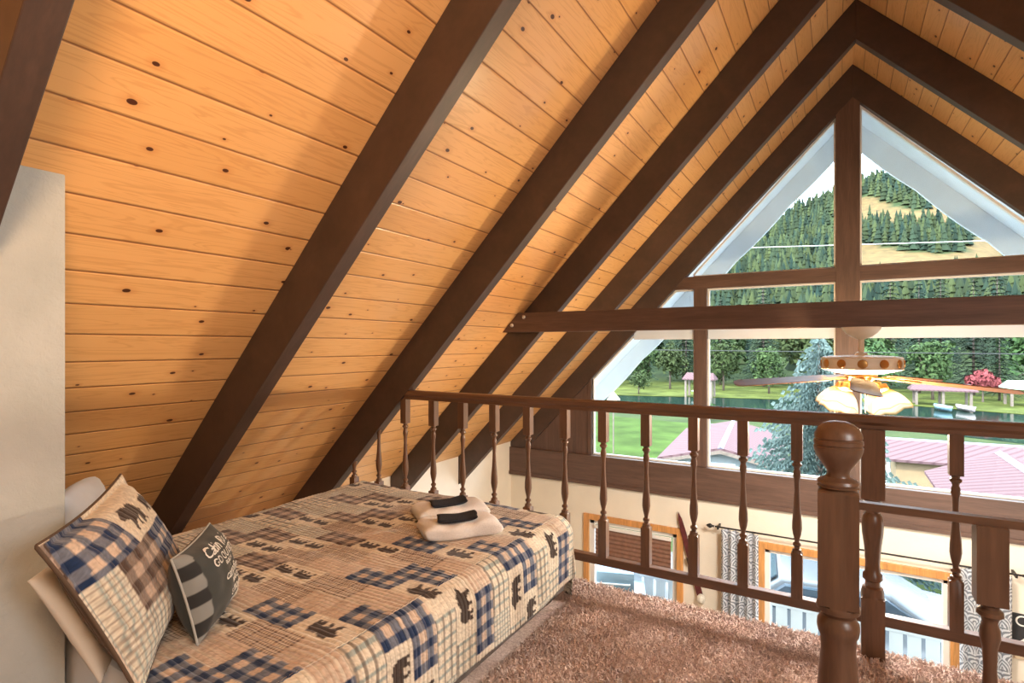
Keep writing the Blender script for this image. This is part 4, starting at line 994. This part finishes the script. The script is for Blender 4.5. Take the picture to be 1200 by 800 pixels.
gr = empty('barbecue_grill', (-2.85, 7.55, ZL-.06), .35, 'blue-grey hooded barbecue grill on the deck behind the glazed door', 'grill')
HOOD = mat('blue_grey_enamel', (.20, .28, .34), .25, .3)
MB().box(-.32, .32, -.22, .22, .08, .72).build('cabinet', mat('grill_body', (.10, .12, .14), .5), gr, bevel=.01)
MB().prism([(-.25, .80), (-.25, .92), (-.18, 1.05), (-.02, 1.12), (.16, 1.10), (.25, .98), (.25, .80)], -.34, .34, 'x').build('hood', HOOD, gr, smooth=30)
MB().box(-.5, .5, -.24, .22, .72, .80).build('side_shelf', HOOD, gr, bevel=.008)
for i in range(4): MB().lathe([(0, .03), (.03, .028), (.04, .02)], (-.24+.16*i, -.24, .76), 12, Matrix.Rotation(PI/2, 4, 'X')).build('knob', BLK, gr, smooth=40)
MB().tube([(-.28, -.22, .92), (-.28, -.30, .94), (.28, -.30, .94), (.28, -.22, .92)], .012, 8).build('handle', BOLT, gr)
for sx in (-.28, .28):
    for sy in (-.18, .18): MB().box(sx-.02, sx+.02, sy-.02, sy+.02, 0, .1).build('leg', BLK, gr)
def car(x, y, rz, colr, label):
    e = empty('parked_car', (x, y, ZG+.95), rz, label, 'car'); c_ = mat('car_paint', colr, .25, .2)
    body = [(-2.2, .35), (-2.25, .75), (-1.9, .95), (-1.15, 1.02), (-.55, 1.45), (.9, 1.48), (1.6, 1.05), (2.15, .98), (2.25, .6), (2.2, .35)]
    V = []; n = len(body)
    for w, f in ((-.88, .94), (-.80, 1), (.80, 1), (.88, .94)):
        for p in body: V.append((p[0]*(1 if abs(w) < .85 else .985), w*(1 if p[1] < 1.1 else .82), .35+(p[1]-.35)*f))
    F = [(i_*n+j, i_*n+(j+1) % n, (i_+1)*n+(j+1) % n, (i_+1)*n+j) for i_ in range(3) for j in range(n)]+[tuple(range(n)), tuple(range(3*n, 4*n))[::-1]]
    MB().add(V, F).build('car_body', c_, e, smooth=25, bevel=.03)
    gl = mat('car_glass', (.05, .07, .09), .08)
    MB().add([(-1.12, -.66, 1.06), (-1.12, .66, 1.06), (-.60, .60, 1.45), (-.60, -.60, 1.45)], [(0, 1, 2, 3)]).build('windshield', gl, e).modifiers.new('s', 'SOLIDIFY').thickness = .02
    for s in (-1, 1):
        MB().prism([(-.95, 1.05), (-.5, 1.40), (.8, 1.42), (1.35, 1.06)], s*.745, s*.86).build('side_glass', gl, e)
        for wx in (-1.4, 1.4):
            wh = MB().lathe([(-.1, .10), (-.1, .31), (-.08, .34), (.08, .34), (.1, .31), (.1, .1)], (wx, s*.78, .34), 24, Matrix.Rotation(PI/2, 4, 'X')).build('wheel', BLK, e, smooth=40)
    return e
car(-.3, 10.2, .12, (.15, .16, .17), 'pale silver car beyond the deck, behind the left half of the lower window')
car(4.9, 10.9, .12, (.22, .22, .22), 'white car parked beyond the deck, toward the right curtain')
